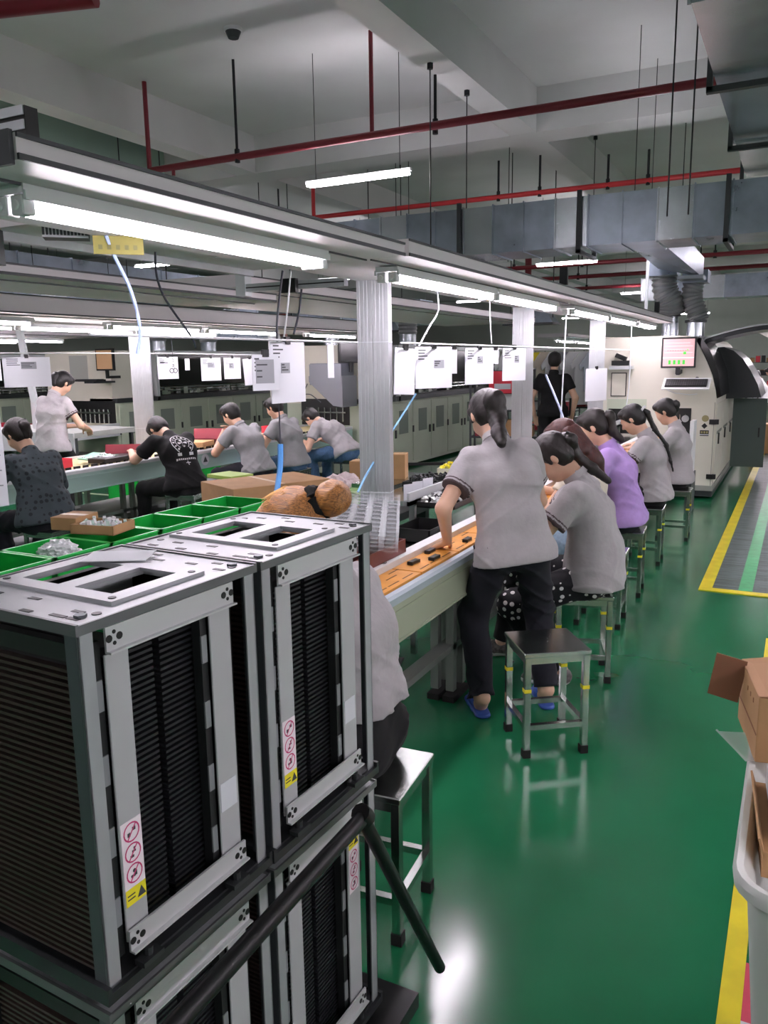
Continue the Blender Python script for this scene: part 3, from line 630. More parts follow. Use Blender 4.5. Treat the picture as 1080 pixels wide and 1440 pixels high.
def small_monitor(loc, rz, lab, scr, w_=.36, h_=.30):
    t = thing('monitor', lab, 'monitor', loc, rz)
    B(-w_/2, w_/2, -.02, .02, 0, h_).build('bezel', BLACK, t); B(-w_/2+.025, w_/2-.025, -.023, -.02, .025, h_-.025).build('screen', scr, t)
    MB().beam((0, .02, -.12), (0, .02, .05), .04).beam((0, .02, -.1), (0, .25, -.1), .04).build('monitor_arm', BLACK, t); return t
small_monitor((-5.5, 9.75, 1.62), .9, 'dark monitor seen edge-on left of the nearest post', BLACKG)
small_monitor((-9.5, 9.2, 1.56), -.1, 'brownish monitor on the far left machine', SCREENB, .40, .33)
t = thing('keyboard', 'black keyboard below the brownish monitor', 'keyboard', (-9.7, 9.05, 1.40)); B(-.24, .24, -.09, .09, 0, .03).build('key_base', BLACK, t); B(-.1, .1, -.02, .42, -.03, 0).build('support_arm', DKSTEEL, t); B(-.22, .22, -.07, .07, .03, .036).build('keys', mat('key_grey', '#2b2d30', .5), t)
t = thing('grey_hood_box', 'grey slanted control box with cables left of the nearest post', 'box', (-5.75, 9.7, 1.15))
MB().prism([(-.28, .3), (.25, .3), (.25, -.12), (.1, -.1), (-.28, .22)], 'y', -.2, .2).build('box_body', mat('mid_grey_metal', '#82858c', .45, .4), t)
B(-.26, .24, -.21, -.2, .18, .46).build('upper_case', mat('mid_grey_metal', '#82858c', .45, .4), t); B(-.25, .22, -.2, .18, .30, .47).build('case_box', mat('slate_grey_metal', '#5f636c', .45, .4), t)
cord([(-6.02, 9.45, 1.35), (-6.06, 9.42, 1.22), (-5.95, 9.42, 1.2), (-5.8, 9.42, 1.1)], .007, CABLE, 'thin cable loop under the grey control box')
# signal beacon
t = thing('signal_beacon', 'small signal beacon with lit green lens on top of machine', 'lamp', (-6.35, 9.4, 1.87))
MB().cyl((0, 0, 0), (0, 0, .12), .02, 8).build('stem', DKSTEEL, t); MB().cyl((0, 0, .12), (0, 0, .2), .055, 14).build('base', mat('beacon_brown', '#5c3e38', .5), t, smooth=True)
MB().cyl((0, 0, .2), (0, 0, .3), .055, 14).build('green_lens', LEDG, t, smooth=True); MB().cyl((0, 0, .3), (0, 0, .42), .055, 14).build('red_lens', mat('beacon_red', '#8a3b35', .4), t, smooth=True)
# machine-top exhaust stacks
for i, (x, y, r, h) in enumerate(((-5.75, 11.2, .13, .35), (-5.8, 12.2, .14, .4), (-6.3, 10.6, .12, .5), (-10.1, 11, .15, .35), (-10.1, 12.4, .15, .35))):
    t = thing('exhaust_stack', ('short exhaust stack nearest the post on the second machine', 'short exhaust stack further along the second machine', 'exhaust stack behind the signal beacon', 'exhaust stack on the far left machine, near one', 'exhaust stack on the far left machine, far one')[i], 'stack', (x, y, 1.87))
    MB().cyl((0, 0, 0), (0, 0, h*.55), r, 16).build('stack_pipe', GALVB, t, smooth=True); MB().tube([(0, 0, h*.5+.03*k) for k in range(12)], [r*(1.15 if k % 2 else 1.05) for k in range(12)], 14).build('foil_hose', FLEX, t, smooth=True)
# misc ducts and boxes above far machines
for i, (x, y, z, w_, l_, h_) in enumerate(((-8.0, 8.6, 2.25, .8, .5, .3), (-7.4, 10.8, 2.3, .6, .5, .25), (-11.2, 9.4, 2.25, 1.0, .5, .3), (-11.6, 7, 2.3, 1.0, .5, .35), (-6.4, 12.6, 2.15, .7, .4, .2), (-3.9, 12.8, 2.2, .8, .4, .3))):
    t = thing('exhaust_hood', ('exhaust hood over the aisle of the men', 'exhaust hood left of the signal beacon', 'exhaust hood over the far left machine', 'exhaust hood at the far left', 'low exhaust hood behind the nearest post', 'exhaust hood over the garments at the back')[i], 'hood', (x, y, z))
    mb = MB(); mb.add([(-w_/2,-l_/2,0),(w_/2,-l_/2,0),(w_/2,l_/2,0),(-w_/2,l_/2,0),(-w_/4,-l_/4,h_),(w_/4,-l_/4,h_),(w_/4,l_/4,h_),(-w_/4,l_/4,h_)], [(0,3,2,1),(4,5,6,7),(0,1,5,4),(1,2,6,5),(2,3,7,6),(3,0,4,7)])
    mb.build('hood_shell', GALV, t); B(-w_/2-.01, w_/2+.01, -l_/2-.01, l_/2+.01, -.03, 0).build('hood_rim', DKSTEEL, t)
    for s in (-1, 1): MB().cyl((s*w_/2.3, 0, 0), (s*w_/2.3, 0, 4.8-z), .008, 5).build('hanger_rod', IRON, t)

# ------------------------------------------------------------------ conveyors
def conveyor(label, x1, y0, y1, wdt, legs, boards=(), rail_m=ALUW, side_m=None, top=.745, m_top=None):
    T = thing('conveyor', label, 'conveyor', (x1, y0, 0)); L = y1-y0
    mb = MB(); mb.prism([(-.035, top-.04), (0, top-.04), (0, top-.012), (-.008, top), (-.035, top)], 'y', 0, L); mb.box(-wdt, -wdt+.035, 0, L, top-.04, top+.01); mb.build('edge_rail', rail_m, T)
    mb = MB(); mb.box(-.03, -.006, 0, L, top-.2, top-.042); mb.box(-.03, -.001, 0, L, top-.075, top-.068); mb.box(-.03, -.001, 0, L, top-.2, top-.19); mb.build('side_panel', side_m or ALUW, T)
    B(-wdt, -wdt+.03, 0, L, top-.2, top-.04).build('side_panel', side_m or ALUW, T)
    B(-wdt+.035, -.035, 0, L, top-.03, top-.012).build('belt', m_top or mat('pale_belt', '#c9c5ac', .5), T)
    for y in legs:
        for x in (-.09, -wdt+.09):
            for dy in (0, .12): B(x-.02, x+.02, y-y0+dy-.02, y-y0+dy+.02, .05, top-.2).build('leg', mat('grey_leg', '#7e837e', .45, .5), T)
            B(x-.03, x+.03, y-y0-.04, y-y0+.16, .0, .03).build('foot', RUBBER, T)
        B(-wdt+.09, -.09, y-y0+.04, y-y0+.08, .2, .24).build('crossbar', mat('grey_leg', '#7e837e', .45, .5), T)
    B(-wdt+.12, -.07, .2, L-.2, .26, .29).build('foot_rail', mat('grey_leg', '#7e837e', .45, .5), T)
    return T
C1 = conveyor('near assembly conveyor carrying orange boards beside the standing woman', -1.32, 1.75, 9.85, .26, (3.42, 5.7, 8.1), side_m=mat('sage_side_panel', '#aab29a', .4, .2), rail_m=mat('bluish_rail', '#b9c6cf', .35, .3))
B(-.24, -.18, 0, 8.1, .745, .78).build('white_guide', WHITEP, C1)
y = 1.95; k = 0
while y < 9.6:
    t = thing('board_pallet', 'orange solder pallet with black slots on the near conveyor', 'pallet', (-1.445, y, .735), 0, 'orange pallets on the near conveyor')
    B(-.075, .085, -.20, .20, 0, .018).build('board', ORANGE, t)
    if y < 5:
        mb = MB()
        for r, (a, xx) in enumerate(((-.16, .055), (-.05, .055), (.08, .055), (-.12, -.01), (.03, .005), (.12, -.03))):
            for q in range(8): mb.box(xx, xx+.007, a+q*.012, a+q*.012+.006, .018, .0188)
        mb.build('slots', BLACK, t)['kind'] = 'stuff'
    y += .41; k += 1
for i, (x, y) in enumerate(((-1.45, 3.09), (-1.4, 3.2), (-1.47, 3.31), (-1.4, 3.6), (-1.44, 4.3), (-1.41, 4.7), (-1.45, 5.3), (-1.42, 5.9))):
    c = thing('chip_module', 'black rectangular chip standing on an orange pallet', 'component', (x, y, .754), .05*i-.1, 'black chips on the orange pallets')
    B(-.014, .014, -.035, .035, 0, .016).build('chip_body', BLACK, c, bevel=.002)
    MB().box(-.016, -.0145, -.03, .03, 0, .004).box(.0145, .016, -.03, .03, 0, .004).build('pins', STEEL, c)
C2 = conveyor('second conveyor where the men assemble boards', -5.55, 3.1, 9.85, .78, (5.55, 8.0), side_m=mat('pale_green_panel', '#a3bfb8', .35, .3), m_top=mat('wood_belt', '#c9bb8c', .6))
mb = MB(); rnd = random.Random(5)
for k in range(60):
    yy = .3+k*.1; mb.box(-.10+rnd.random()*.02, -.07, yy, yy+.03+rnd.random()*.03, .733, .76)
o = mb.build('parts_on_rail', BLACK, C2); o['kind'] = 'stuff'
t = B(-.66, .05, .3, 6, .10, .13).build('foot_rest', DKSTEEL, C2)
C3 = conveyor('far left conveyor with red and pink boxes', -9.5, 3.2, 9.4, .8, (5.0, 7.5), side_m=ALUW)
# left supply shelf of the near line
S1 = thing('supply_shelf', 'long steel supply shelf along the left side of the near line', 'shelf', (-1.95, 1.9, 0))
for a, b in ((1.93, 4.24), (4.56, 6.86), (7.2, 7.9)): B(-.13, .13, a, b, .86, .885).build('shelf_plate', STEEL, S1)
B(.115, .13, 1.93, 7.9, .86, .93).build('front_lip', ALUW, S1)
for y in (2.0, 3.6, 5.2, 7.6):
    for x in (-.11, .11): B(x-.015, x+.015, y, y+.03, 0, .86).build('leg', STEEL, S1)
B(.14, .36, .1, 7.9, .70, .715).build('bin_ledge', STEEL, S1)
for i, yy in enumerate((3.89, 4.0, 4.14, 4.75, 5.2)):
    t = thing('label_card', 'white label card leaning on the supply shelf', 'card', (-1.85, yy, .885), PI/2-.5, 'white cards on the supply shelf')
    B(-.035, .035, -.002, .002, 0, .085).build('card', PAPER, t)
def bin_(x, y, z, w_, l_, h_, m, label, fillm=None, rz=0, tilt=0, group=None, n=90, name='parts_bin', fname='loose_parts'):
    t = thing(name, label, 'bin', (x, y, z), rz, group); t.rotation_euler = (tilt, 0, rz)
    mb = MB(); e = .006; mb.box(-w_/2, w_/2, -l_/2, l_/2, 0, e)
    for s in (-1, 1):
        mb.box(*sorted((s*w_/2, s*(w_/2-e))), -l_/2, l_/2, 0, h_); mb.box(-w_/2, w_/2, *sorted((s*l_/2, s*(l_/2-e))), 0, h_)
    mb.build('bin_shell', m, t)
    if fillm:
        rnd = random.Random(int(abs(x*1000)+abs(y*77))); mb = MB(); mb.box(-w_/2+e, w_/2-e, -l_/2+e, l_/2-e, e, h_*.45)
        for k in range(n):
            a = (rnd.random()-.5)*(w_-.04); b = (rnd.random()-.5)*(l_-.04)
            M = Matrix.Rotation(rnd.random()*6, 3, 'Z') @ Matrix.Rotation(rnd.random()*2, 3, 'X'); s = .9+rnd.random()*.6
            mb.mi(k % 3 if isinstance(fillm, list) else 0).obox((a, b, h_*.5+rnd.random()*.03), (.012*s, .02*s, .014*s), M)
        o = mb.build(fname, fillm, t); o['kind'] = 'stuff'
    return t
SF = [SCREWM, WHITEP, BLACK]
bin_(-1.70, 4.12, .845, .22, .44, .03, BLACK, 'black tray heaped with silver and black parts by the standing woman', SF, tilt=0, n=380)
bin_(-1.95, 4.85, .90, .22, .30, .05, mat('pale_tray', '#d8d9c0', .5), 'pale tray of yellow parts on the supply shelf', [YELS, mat('olive_part', '#8f8f3a', .5), YELS], .2, n=200)
bin_(-1.98, 4.45, .888, .2, .34, .03, BLACK, 'black tray of dark parts on the supply shelf', [BLACK, DKSTEEL, BLACK], n=150)
bin_(-1.70, 3.75, .72, .2, .30, .07, BLACK, 'black empty bin behind the orange pallets')
bin_(-1.72, 5.0, .72, .22, .36, .07, BLACK, 'black bin of small parts further along the near line', SF, n=150)
bin_(-1.72, 5.8, .72, .22, .36, .07, WHITEP, 'white bin of small parts before the red haired woman', SF, n=120)
bin_(-1.72, 6.9, .72, .22, .36, .07, REDP, 'red bin of small parts near the woman in lilac', SF, n=100)
# open red box and dark trays under the blister pack
bin_(-1.63, 2.92, .74, .20, .52, .10, MAROOND, 'maroon crate under the clear blister trays')
t = thing('cable_bundle', 'bundle of black cables with white ties by the orange pallets', 'cables', (-1.56, 2.95, .745)); 
for k in range(5): MB().tube([(-.02+.012*k, -.35+.03*k, .01+.01*(k % 2)), (.0+.01*k, 0, .03), (-.03+.012*k, .3-.02*k, .02)], .007, 6).build('cable', BLACK, t)
for k in range(9): MB().prism([(-.02, 0), (.012, 0), (-.004, .035)], 'y', -.3+k*.05, -.285+k*.05).build('white_tie', PAPER, t).location = (.04, 0, .0)
tag(MB().tube([(-1.56, 2.62, .76), (-1.5, 2.7, .765), (-1.47, 2.76, .76)], .006, 6).build('yellow_wire', YELS), 'short yellow wire beside the orange pallets', 'wire')
# clear blister trays
t = thing('blister_trays', 'stack of clear plastic blister trays tilted behind the rack', 'trays', (-1.75, 3.08, .90)); t.rotation_euler = (.05, .08, .45)
for k in range(6):
    mb = MB(); z = k*.016; W, Ln = .42, .74; nx, ny = 6, 10; dx, dy = W/nx, Ln/ny
    V = []; F = []
    for i in range(nx):
        for j in range(ny):
            x0, y0_ = -W/2+i*dx, -Ln/2+j*dy; a = .012; o = len(V)
            for (p, q, zz) in ((0, 0, 0), (dx, 0, 0), (dx, dy, 0), (0, dy, 0), (a, a, 0), (dx-a, a, 0), (dx-a, dy-a, 0), (a, dy-a, 0), (a+.006, a+.006, -.014), (dx-a-.006, a+.006, -.014), (dx-a-.006, dy-a-.006, -.014), (a+.006, dy-a-.006, -.014)):
                V.append((x0+p, y0_+q, z+zz))
            for q in range(4):
                r = (q+1) % 4; F.append((o+q, o+r, o+4+r, o+4+q)); F.append((o+4+q, o+4+r, o+8+r, o+8+q))
            F.append((o+8, o+9, o+10, o+11))
    mb.add(V, F); mb.m = [1 if (q % 9) in (0, 2, 4, 6) else 0 for q in range(len(F))]; mb.build('blister_tray', [CLEAR, CLEARR], t)
# row 2 things
bin_(-5.85, 5.85, .76, .34, .26, .09, MAROON, 'maroon box of blue and white parts in front of the man in black', [mat('blue_part', '#3c4a86', .4), WHITEP, mat('navy_part', '#2a2f55', .4)], .5, tilt=-.25, n=260)
bin_(-5.8, 7.1, .78, .34, .28, .12, MAROON, 'maroon box of dark parts left of the man in grey', [BLACK, DKSTEEL, SCREWM], .4, tilt=-.3, n=200)
bin_(-5.85, 7.45, .78, .3, .28, .05, mat('pale_yellow_tray', '#d2cf8c', .5), 'pale yellow tray behind the man in grey')
bin_(-5.75, 8.3, .78, .3, .26, .09, REDP, 'bright red bin between two men in grey')
bin_(-5.8, 4.95, .745, .2, .2, .08, REDP, 'small red bin on the second conveyor in front of standing woman', rz=.3)
bin_(-9.7, 6.2, .75, .5, .4, .12, REDP, 'red bin on the far left line'); bin_(-9.75, 6.3, .88, .22, .2, .13, REDP, 'small red box stacked on the red bin')
bin_(-9.9, 7.6, .75, .6, .5, .1, MAROON, 'maroon tray on the far left line')
t = thing('component_tray', 'pale green tray of boards on the second conveyor', 'tray', (-5.8, 5.45, .78)); t.rotation_euler = (.1, .1, .3)
B(-.14, .14, -.14, .14, 0, .012).build('tray_plate', mat('mint_board', '#8fc3a9', .5), t)
rnd = random.Random(2); mb = MB()
for k in range(40): a, b = rnd.uniform(-.12, .1), rnd.uniform(-.12, .1); mb.box(a, a+.015, b, b+.02, .012, .022)
o = mb.build('small_components', WHITEP, t); o['kind'] = 'stuff'
t = thing('black_tray', 'flat black tray at the hands of the man in black', 'tray', (-5.72, 5.55, .748), .1); B(-.1, .1, -.24, .24, 0, .045).build('tray_body', BLACK, t, bevel=.006); B(-.05, .03, -.12, -.02, .045, .047).build('paper_slip', PAPER, t)
t = thing('cardboard_tray', 'open flat cardboard tray beside the maroon box', 'box', (-5.72, 6.75, .77), .3); B(-.13, .13, -.16, .16, 0, .05).build('tray_body', CARD, t)
t = thing('round_sticker', 'round white sticker on the side of the second conveyor', 'sticker', (-5.543, 6.65, .64)); MB().cyl((0, 0, 0), (.004, 0, 0), .06, 20).build('disc', PAPER, t); MB().prism([(-.035, -.025), (.035, -.025), (0, .035)], 'x', .004, .006).build('triangle_mark', INKD, t)
# side table behind standing woman
t = thing('side_table', 'grey work table behind the standing woman on the left', 'table', (-8.0, 7.2, 0))
B(-1.3, .5, -.5, .5, .80, .86).build('tabletop', mat('grey_top', '#9da09c', .5), t); B(-1.3, .5, -.52, -.5, .62, .86).build('apron', ALUW, t)
for x in (-1.25, .45):
    for y in (-.45, .45): B(x-.02, x+.02, y-.02, y+.02, 0, .8).build('leg', DKSTEEL, t)
# green crates on the floor below
for i, (x, y) in enumerate(((-6.9, 4.1), (-7.2, 7.4), (-7.0, 8.1))):
    bin_(x, y, 0, .5, .6, .35, GREENP, ('green crate on the floor under the second conveyor, nearest', 'green crate on the floor beyond the standing woman', 'green crate on the floor furthest from the standing woman')[i])
for i, (x0, x1, y0, y1) in enumerate(((-8.6, -6.4, 5.9, 5.96), (-8.6, -6.4, 7.4, 7.46), (-7.5, -7.44, 5.96, 7.4))):
    struct(B(x0, x1, y0, y1, 0, .004), 'trim_%d' % (40+i), mat('white_line', '#c8d8b8', .5), label='pale painted line on the floor beyond the second conveyor')
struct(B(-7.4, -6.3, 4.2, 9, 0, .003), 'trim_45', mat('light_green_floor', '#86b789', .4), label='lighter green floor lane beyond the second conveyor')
# ------------------------------------------------------------------ magazine racks on a trolley
RSILV = mat('rack_silver', '#a9adb0', .4, .4, noise=.04, nscale=12)
RGREY = mat('rack_side_grey', '#5c6266', .45, .6)
SIGNP = mat('sticker_pink', '#e8dfe4', .6); MAGENTA = mat('sticker_magenta', '#c2366e', .6)
ribmesh = None
def rack(label, loc, rz, flip=False, boards=False, lw=.36, dp=.31, H=.545):
    global ribmesh
    T = thing('magazine_rack', label, 'rack', loc, rz)
    # local: x 0 = open face, -dp = back ; y 0..lw ; z 0..H
    tp = MB()
    def holed(mb, x0, x1, y0, y1, z0, z1, holes):
        xs = sorted({x0, x1, *[h[0] for h in holes], *[h[1] for h in holes]}); ys = sorted({y0, y1, *[h[2] for h in holes], *[h[3] for h in holes]})
        for i in range(len(xs)-1):
            for j in range(len(ys)-1):
                cx, cy = (xs[i]+xs[i+1])/2, (ys[j]+ys[j+1])/2
                if any(h[0] < cx < h[1] and h[2] < cy < h[3] for h in holes): continue
                mb.box(xs[i], xs[i+1], ys[j], ys[j+1], z0, z1)
    holes = [(-.265, -.175, .12, .19), (-.13, -.055, .12, .19)]
    holed(tp, -dp, 0, 0, lw, H-.006, H, [(-.27, -.17, .11, .25), (-.14, -.05, .11, .25)])
    tp.build('top_plate', RSILV, T)
    mb = MB(); mb.box(-dp-.005, .004, -.005, 0, H-.013, H+.003); mb.box(-dp-.005, .004, lw, lw+.005, H-.013, H+.003); mb.box(0, .004, 0, lw, H-.013, H+.001); mb.box(-dp-.005, -dp, 0, lw, H-.013, H+.003)
    mb.build('top_rim', mat('rack_rim_grey', '#6c6f70', .4, .5), T)
    pl = MB(); holed(pl, -.292, -.03, .085, .275, H, H+.006, [(-.262, -.178, .115, .245), (-.142, -.062, .115, .245)]); pl.build('slide_plate', RSILV, T)
    if boards is not None:
        MB().obox((-.25, .18, H-.03), (.012, .2, .02), Matrix.Rotation(.1, 3, 'Z')).obox((-.2, .18, H-.035), (.01, .2, .02), Matrix.Rotation(.05, 3, 'Z')).build('width_bar', ALUW, T)
    mb = MB()
    for (x, y, l, a) in [(-.03, .02, .022, 0), (-.06, .02, .03, 0), (-.12, .015, .022, 0), (-.2, .02, .022, 0), (-.27, .02, .022, 0), (-.05, .045, .022, 0), (-.16, .06, .022, 0), (-.24, .055, .022, 0), (-.03, .31, .022, 0), (-.1, .32, .022, 0), (-.17, .315, .022, 0), (-.25, .32, .022, 0), (-.06, .34, .02, 0), (-.2, .342, .02, 0)]:
        mb.box(x-l/2, x+l/2, y-.004, y+.004, H, H+.0008)
    for (x, y) in [(-.02, .05), (-.29, .06), (-.02, .33), (-.28, .30), (-.155, .1)]: mb.cyl((x, y, H), (x, y, H+.0012), .007, 10)
    for (x, y) in [(-.045, .1), (-.28, .1), (-.045, .262), (-.28, .262)]: mb.cyl((x, y, H+.006), (x, y, H+.0072), .006, 10)
    mb.build('slot_hole', BLACK, T)['kind'] = 'stuff'
    for yy in (.03, lw-.02): MB().cyl((-.028, yy, H), (-.028, yy, H+.004), .009, 6).build('screw', RGREY, T)
    # bottom plate
    mb = MB(); mb.box(-dp, 0, 0, lw, 0, .008); mb.box(-dp-.006, .008, -.008, 0, -.012, .014); mb.box(-dp-.006, .008, lw, lw+.008, -.012, .014); mb.box(0, .008, 0, lw, -.012, .004); mb.box(-dp-.008, -dp, 0, lw, -.012, .014)
    mb.build('bottom_plate', mat('rack_rim', '#3b3e40', .4, .6), T)
    # posts
    for (x, y, sx, sy) in ((0, 0, -1, 1), (0, lw, -1, -1), (-dp, 0, 1, 1), (-dp, lw, 1, -1)):
        p = MB(); p.mi(0).box(*sorted((x, x+sx*.003)), *sorted((y, y+sy*.024)), .0, H-.006); p.mi(1).box(*sorted((x, x+sx*.026)), *sorted((y, y+sy*.003)), .0, H-.006)
        p.build('corner_post', [RSILV, RGREY], T)
    # comb walls seen on the open face (two columns) and back
    B(-.30, -.018, .028, .036, .012, H-.03).build('comb_wall', BLACK, T)
    B(-.30, -.03, lw-.036, lw-.028, .012, H-.03).build('comb_wall', BLACK, T)
    B(-.30, -.285, .02, lw-.02, .012, H-.02).build('back_wall', BLACK, T)
    mb = MB(); n = 46
    for k in range(n):
        z = .03+k*(H-.10)/n
        for (a, b) in ((.075, .158), (.172, .26)):
            mb.box(-.078, -.034, a, b, z, z+.0045)
    o = mb.build('comb_ribs', mat('rib_sheen', '#1a1c20', .45), T); o['kind'] = 'stuff'
    B(-.09, -.078, .04, lw-.04, .015, H-.03).build('comb_back', BLACK, T)
    # flap plates on the open face
    y1a, y1b, y2a, y2b = (.044, .086, .252, .300)
    z0, z1 = .05, H-.055
    for (a, b) in ((y1a, y1b), (y2a, y2b)):
        B(-.008, -.004, a, b, z0, z1).build('retaining_plate', mat('retainer_silver', '#b4b6b8', .45, .25), T, bevel=.001)
    # stepped dark strip with light tabs beside each plate
    for a in (.030, .238):
        mb = MB(); mb.mi(0).box(-.03, -.012, a, a+.014, z0-.02, z1+.02)
        for k in range(4): mb.mi(1).box(-.013, -.010, a, a+.012, z0+.03+k*.11, z0+.075+k*.11)
        mb.build('tab_strip', [mat('strip_dark', '#1d1f20', .5), mat('tab_grey', '#8d9294', .45, .3)], T)
    for z, nm in ((H-.048, 't'), (.038, 'b')):
        mb = MB(); mb.box(.0, .004, .042, .302, z, z+.034); mb.box(.0, .012, .042, .302, z-.003, z+.0) if nm == 't' else mb.box(.0, .012, .042, .302, z+.0, z+.003)
        bar = mb.build('retaining_bar', mat('bar_silver', '#c3c5c6', .4, .3), T)
        h = MB()
        for s in (.056, .288):
            for (dy, dz, r) in ((-.009, 0, .0055), (.009, .0, .0055), (0, .008, .003), (0, -.008, .003)): h.cyl((.004, s+dy, z+.017+dz), (.0048, s+dy, z+.017+dz), r, 10)
        h.build('bolt_hole', BLACK, bar)['kind'] = 'stuff'
    for yy in (.07, .27): MB().box(.0, .02, yy-.02, yy+.02, .012, .02).cyl((.008, yy, .02), (.008, yy, .032), .007, 8).build('latch', DKSTEEL, T)
    # stickers
    def stick(ya, yb, za, zb, rev=False):
        s = B(-.004, -.003, ya, yb, za, zb).build('warning_sticker', SIGNP, T); w_ = yb-ya; Ht = zb-za
        s['label'] = 'prohibition sticker'
        c = MB(); yc = (ya+yb)/2
        for k in range(3):
            zc = za+Ht*((.36+.25*k) if not rev else (.14+.25*k)); r = w_*.40
            N = 18
            vs = []; fs = []
            for i in range(N):
                t = 2*PI*i/N; vs += [(-.0026, yc+r*math.cos(t), zc+r*math.sin(t)), (-.0026, yc+r*.85*math.cos(t), zc+r*.85*math.sin(t))]
            for i in range(N): j = (i+1) % N; fs.append((2*i, 2*j, 2*j+1, 2*i+1))
            c.mi(0).add(vs, fs); c.add([(-.0024, yc-r*.62, zc-r*.7), (-.0024, yc-r*.5, zc-r*.78), (-.0024, yc+r*.62, zc+r*.7), (-.0024, yc+r*.5, zc+r*.78)], [(0, 1, 2, 3)])
            c.mi(1)
            if k == 2: c.box(-.0028, -.0025, yc+r*.1, yc+r*.5, zc+r*.05, zc+r*.4).box(-.0028, -.0025, yc-r*.5, yc-r*.15, zc-r*.4, zc-r*.0)
            elif k == 1: c.box(-.0028, -.0025, yc-r*.1, yc+r*.35, zc-r*.0, zc+r*.2).box(-.0028, -.0025, yc-r*.35, yc+r*.1, zc-r*.5, zc-r*.25).box(-.0028, -.0025, yc+r*.1, yc+r*.3, zc+r*.25, zc+r*.5)
            else: c.cyl((-.0028, yc, zc+r*.25), (-.0025, yc, zc+r*.25), r*.2, 8).box(-.0028, -.0025, yc-r*.45, yc+r*.1, zc-r*.35, zc-r*.1).box(-.0028, -.0025, yc+r*.05, yc+r*.3, zc-r*.3, zc+r*.2)
        c.build('pictogram', [MAGENTA, INKD], s)
        yz = (za, za+Ht*.2) if not rev else (zb-Ht*.2, zb)
        ys_ = B(-.0029, -.0026, ya, yb, *yz).build('yellow_label', YELS, s)
        zc = (yz[0]+yz[1])/2; MB().prism([(yc+.002, zc-.008), (yc+.018, zc-.008), (yc+.010, zc+.008)], 'x', -.0026, -.0022).box(-.0026, -.0022, yc-.016, yc-.002, zc-.004, zc-.002).box(-.0026, -.0022, yc-.016, yc-.002, zc+.002, zc+.004).build('warning_mark', INKD, s)
    if not flip:
        stick(y1a+.002, y1b-.002, .105, .235); B(-.004, -.003, y2a+.003, y2b-.006, .145, .195).build('white_sticker', PAPER, T)
    else: stick(y2a+.004, y2b-.008, H-.215, H-.085, True)
    # side ribs on the two lw ends
    if True:
        nn = 46
        for k in range(nn):
            z = .024+k*(H-.085)/nn
            if ribmesh is None:
                r = MB().prism([(0, 0), (.012, .001), (.012, .004), (0, .0045)], 'x', -.27, -.03); o = r.build('slat', RIBBR, T); ribmesh = o.data
            else:
                o = bpy.data.objects.new('slat', ribmesh); COL.objects.link(o); o.parent = T
            o.location = (0, .004, z)
        B(-.285, -.02, .017, .03, .012, H-.05).build('side_backing', mat('rack_inner_dark', '#0c0b0b', .7), T)
        B(-.29, -.27, .0, .012, .012, H-.02).build('side_guide', BLACK, T); B(-.29, -.02, .004, .02, H-.055, H-.03).build('side_guide', BLACK, T)
    if boards:
        p = B(-.06, .003, .06, .20, H-.030, H-.027).build('circuit_board', PCB, T)
        p['label'] = 'green circuit board'
        mb = MB()
        for k in range(5): mb.box(-.02, -.0, .07+k*.026, .085+k*.026, H-.027, H-.023)
        mb.build('small_chips', WHITEP, p)
    return T
RZ = -.045
rack('upper magazine rack at the left holding a green circuit board', (-.812, .702, .745), RZ, boards=True)
rack('upper magazine rack nearer the aisle, second from the left edge', (-.792, 1.078, .745), RZ)
rack('lower magazine rack at the left under the one with the green board', (-.812, .702, .168), RZ, flip=False)
rack('lower magazine rack behind the black trolley bar', (-.792, 1.078, .168), RZ, flip=True)
t = thing('paper_sheet', 'white paper sheet lying on top of the left upper rack', 'paper', (-1.02, .99, 1.298), .5); B(-.06, .05, -.035, .04, 0, .0015).build('paper', PAPER, t)
TR = thing('rack_trolley', 'black tubular trolley under the magazine racks', 'trolley', (-.95, 1.08, 0))
BT = mat('black_tube', '#1a1b1c', .38, .4)
B(-.25, .24, -.42, .44, .10, .14).build('trolley_deck', BT, TR)
MB().tube([(.262, -1.0, .735), (.255, -.4, .74), (.238, .19, .735)], .0155, 12).build('push_bar', BT, TR, smooth=True)
MB().tube([(.238, .185, .74), (.235, .58, .10)], .0145, 12).build('slanted_leg', BT, TR, smooth=True)
MB().cyl((.238, .18, .75), (.24, .20, .728), .02, 10).build('elbow_weld', BT, TR, smooth=True)
MB().tube([(.25, -.60, .735), (.22, -.42, .12)], .0145, 10).build('slanted_leg', BT, TR, smooth=True)
for x in (-.2, .2):
    for y in (-.36, .38):
        c = MB().cyl((x-.015, y, .05), (x+.015, y, .05), .05, 14).build('caster', RUBBER, TR, smooth=True); MB().box(x-.03, x+.03, y-.02, y+.02, .085, .10).build('caster_fork', DKSTEEL, c)

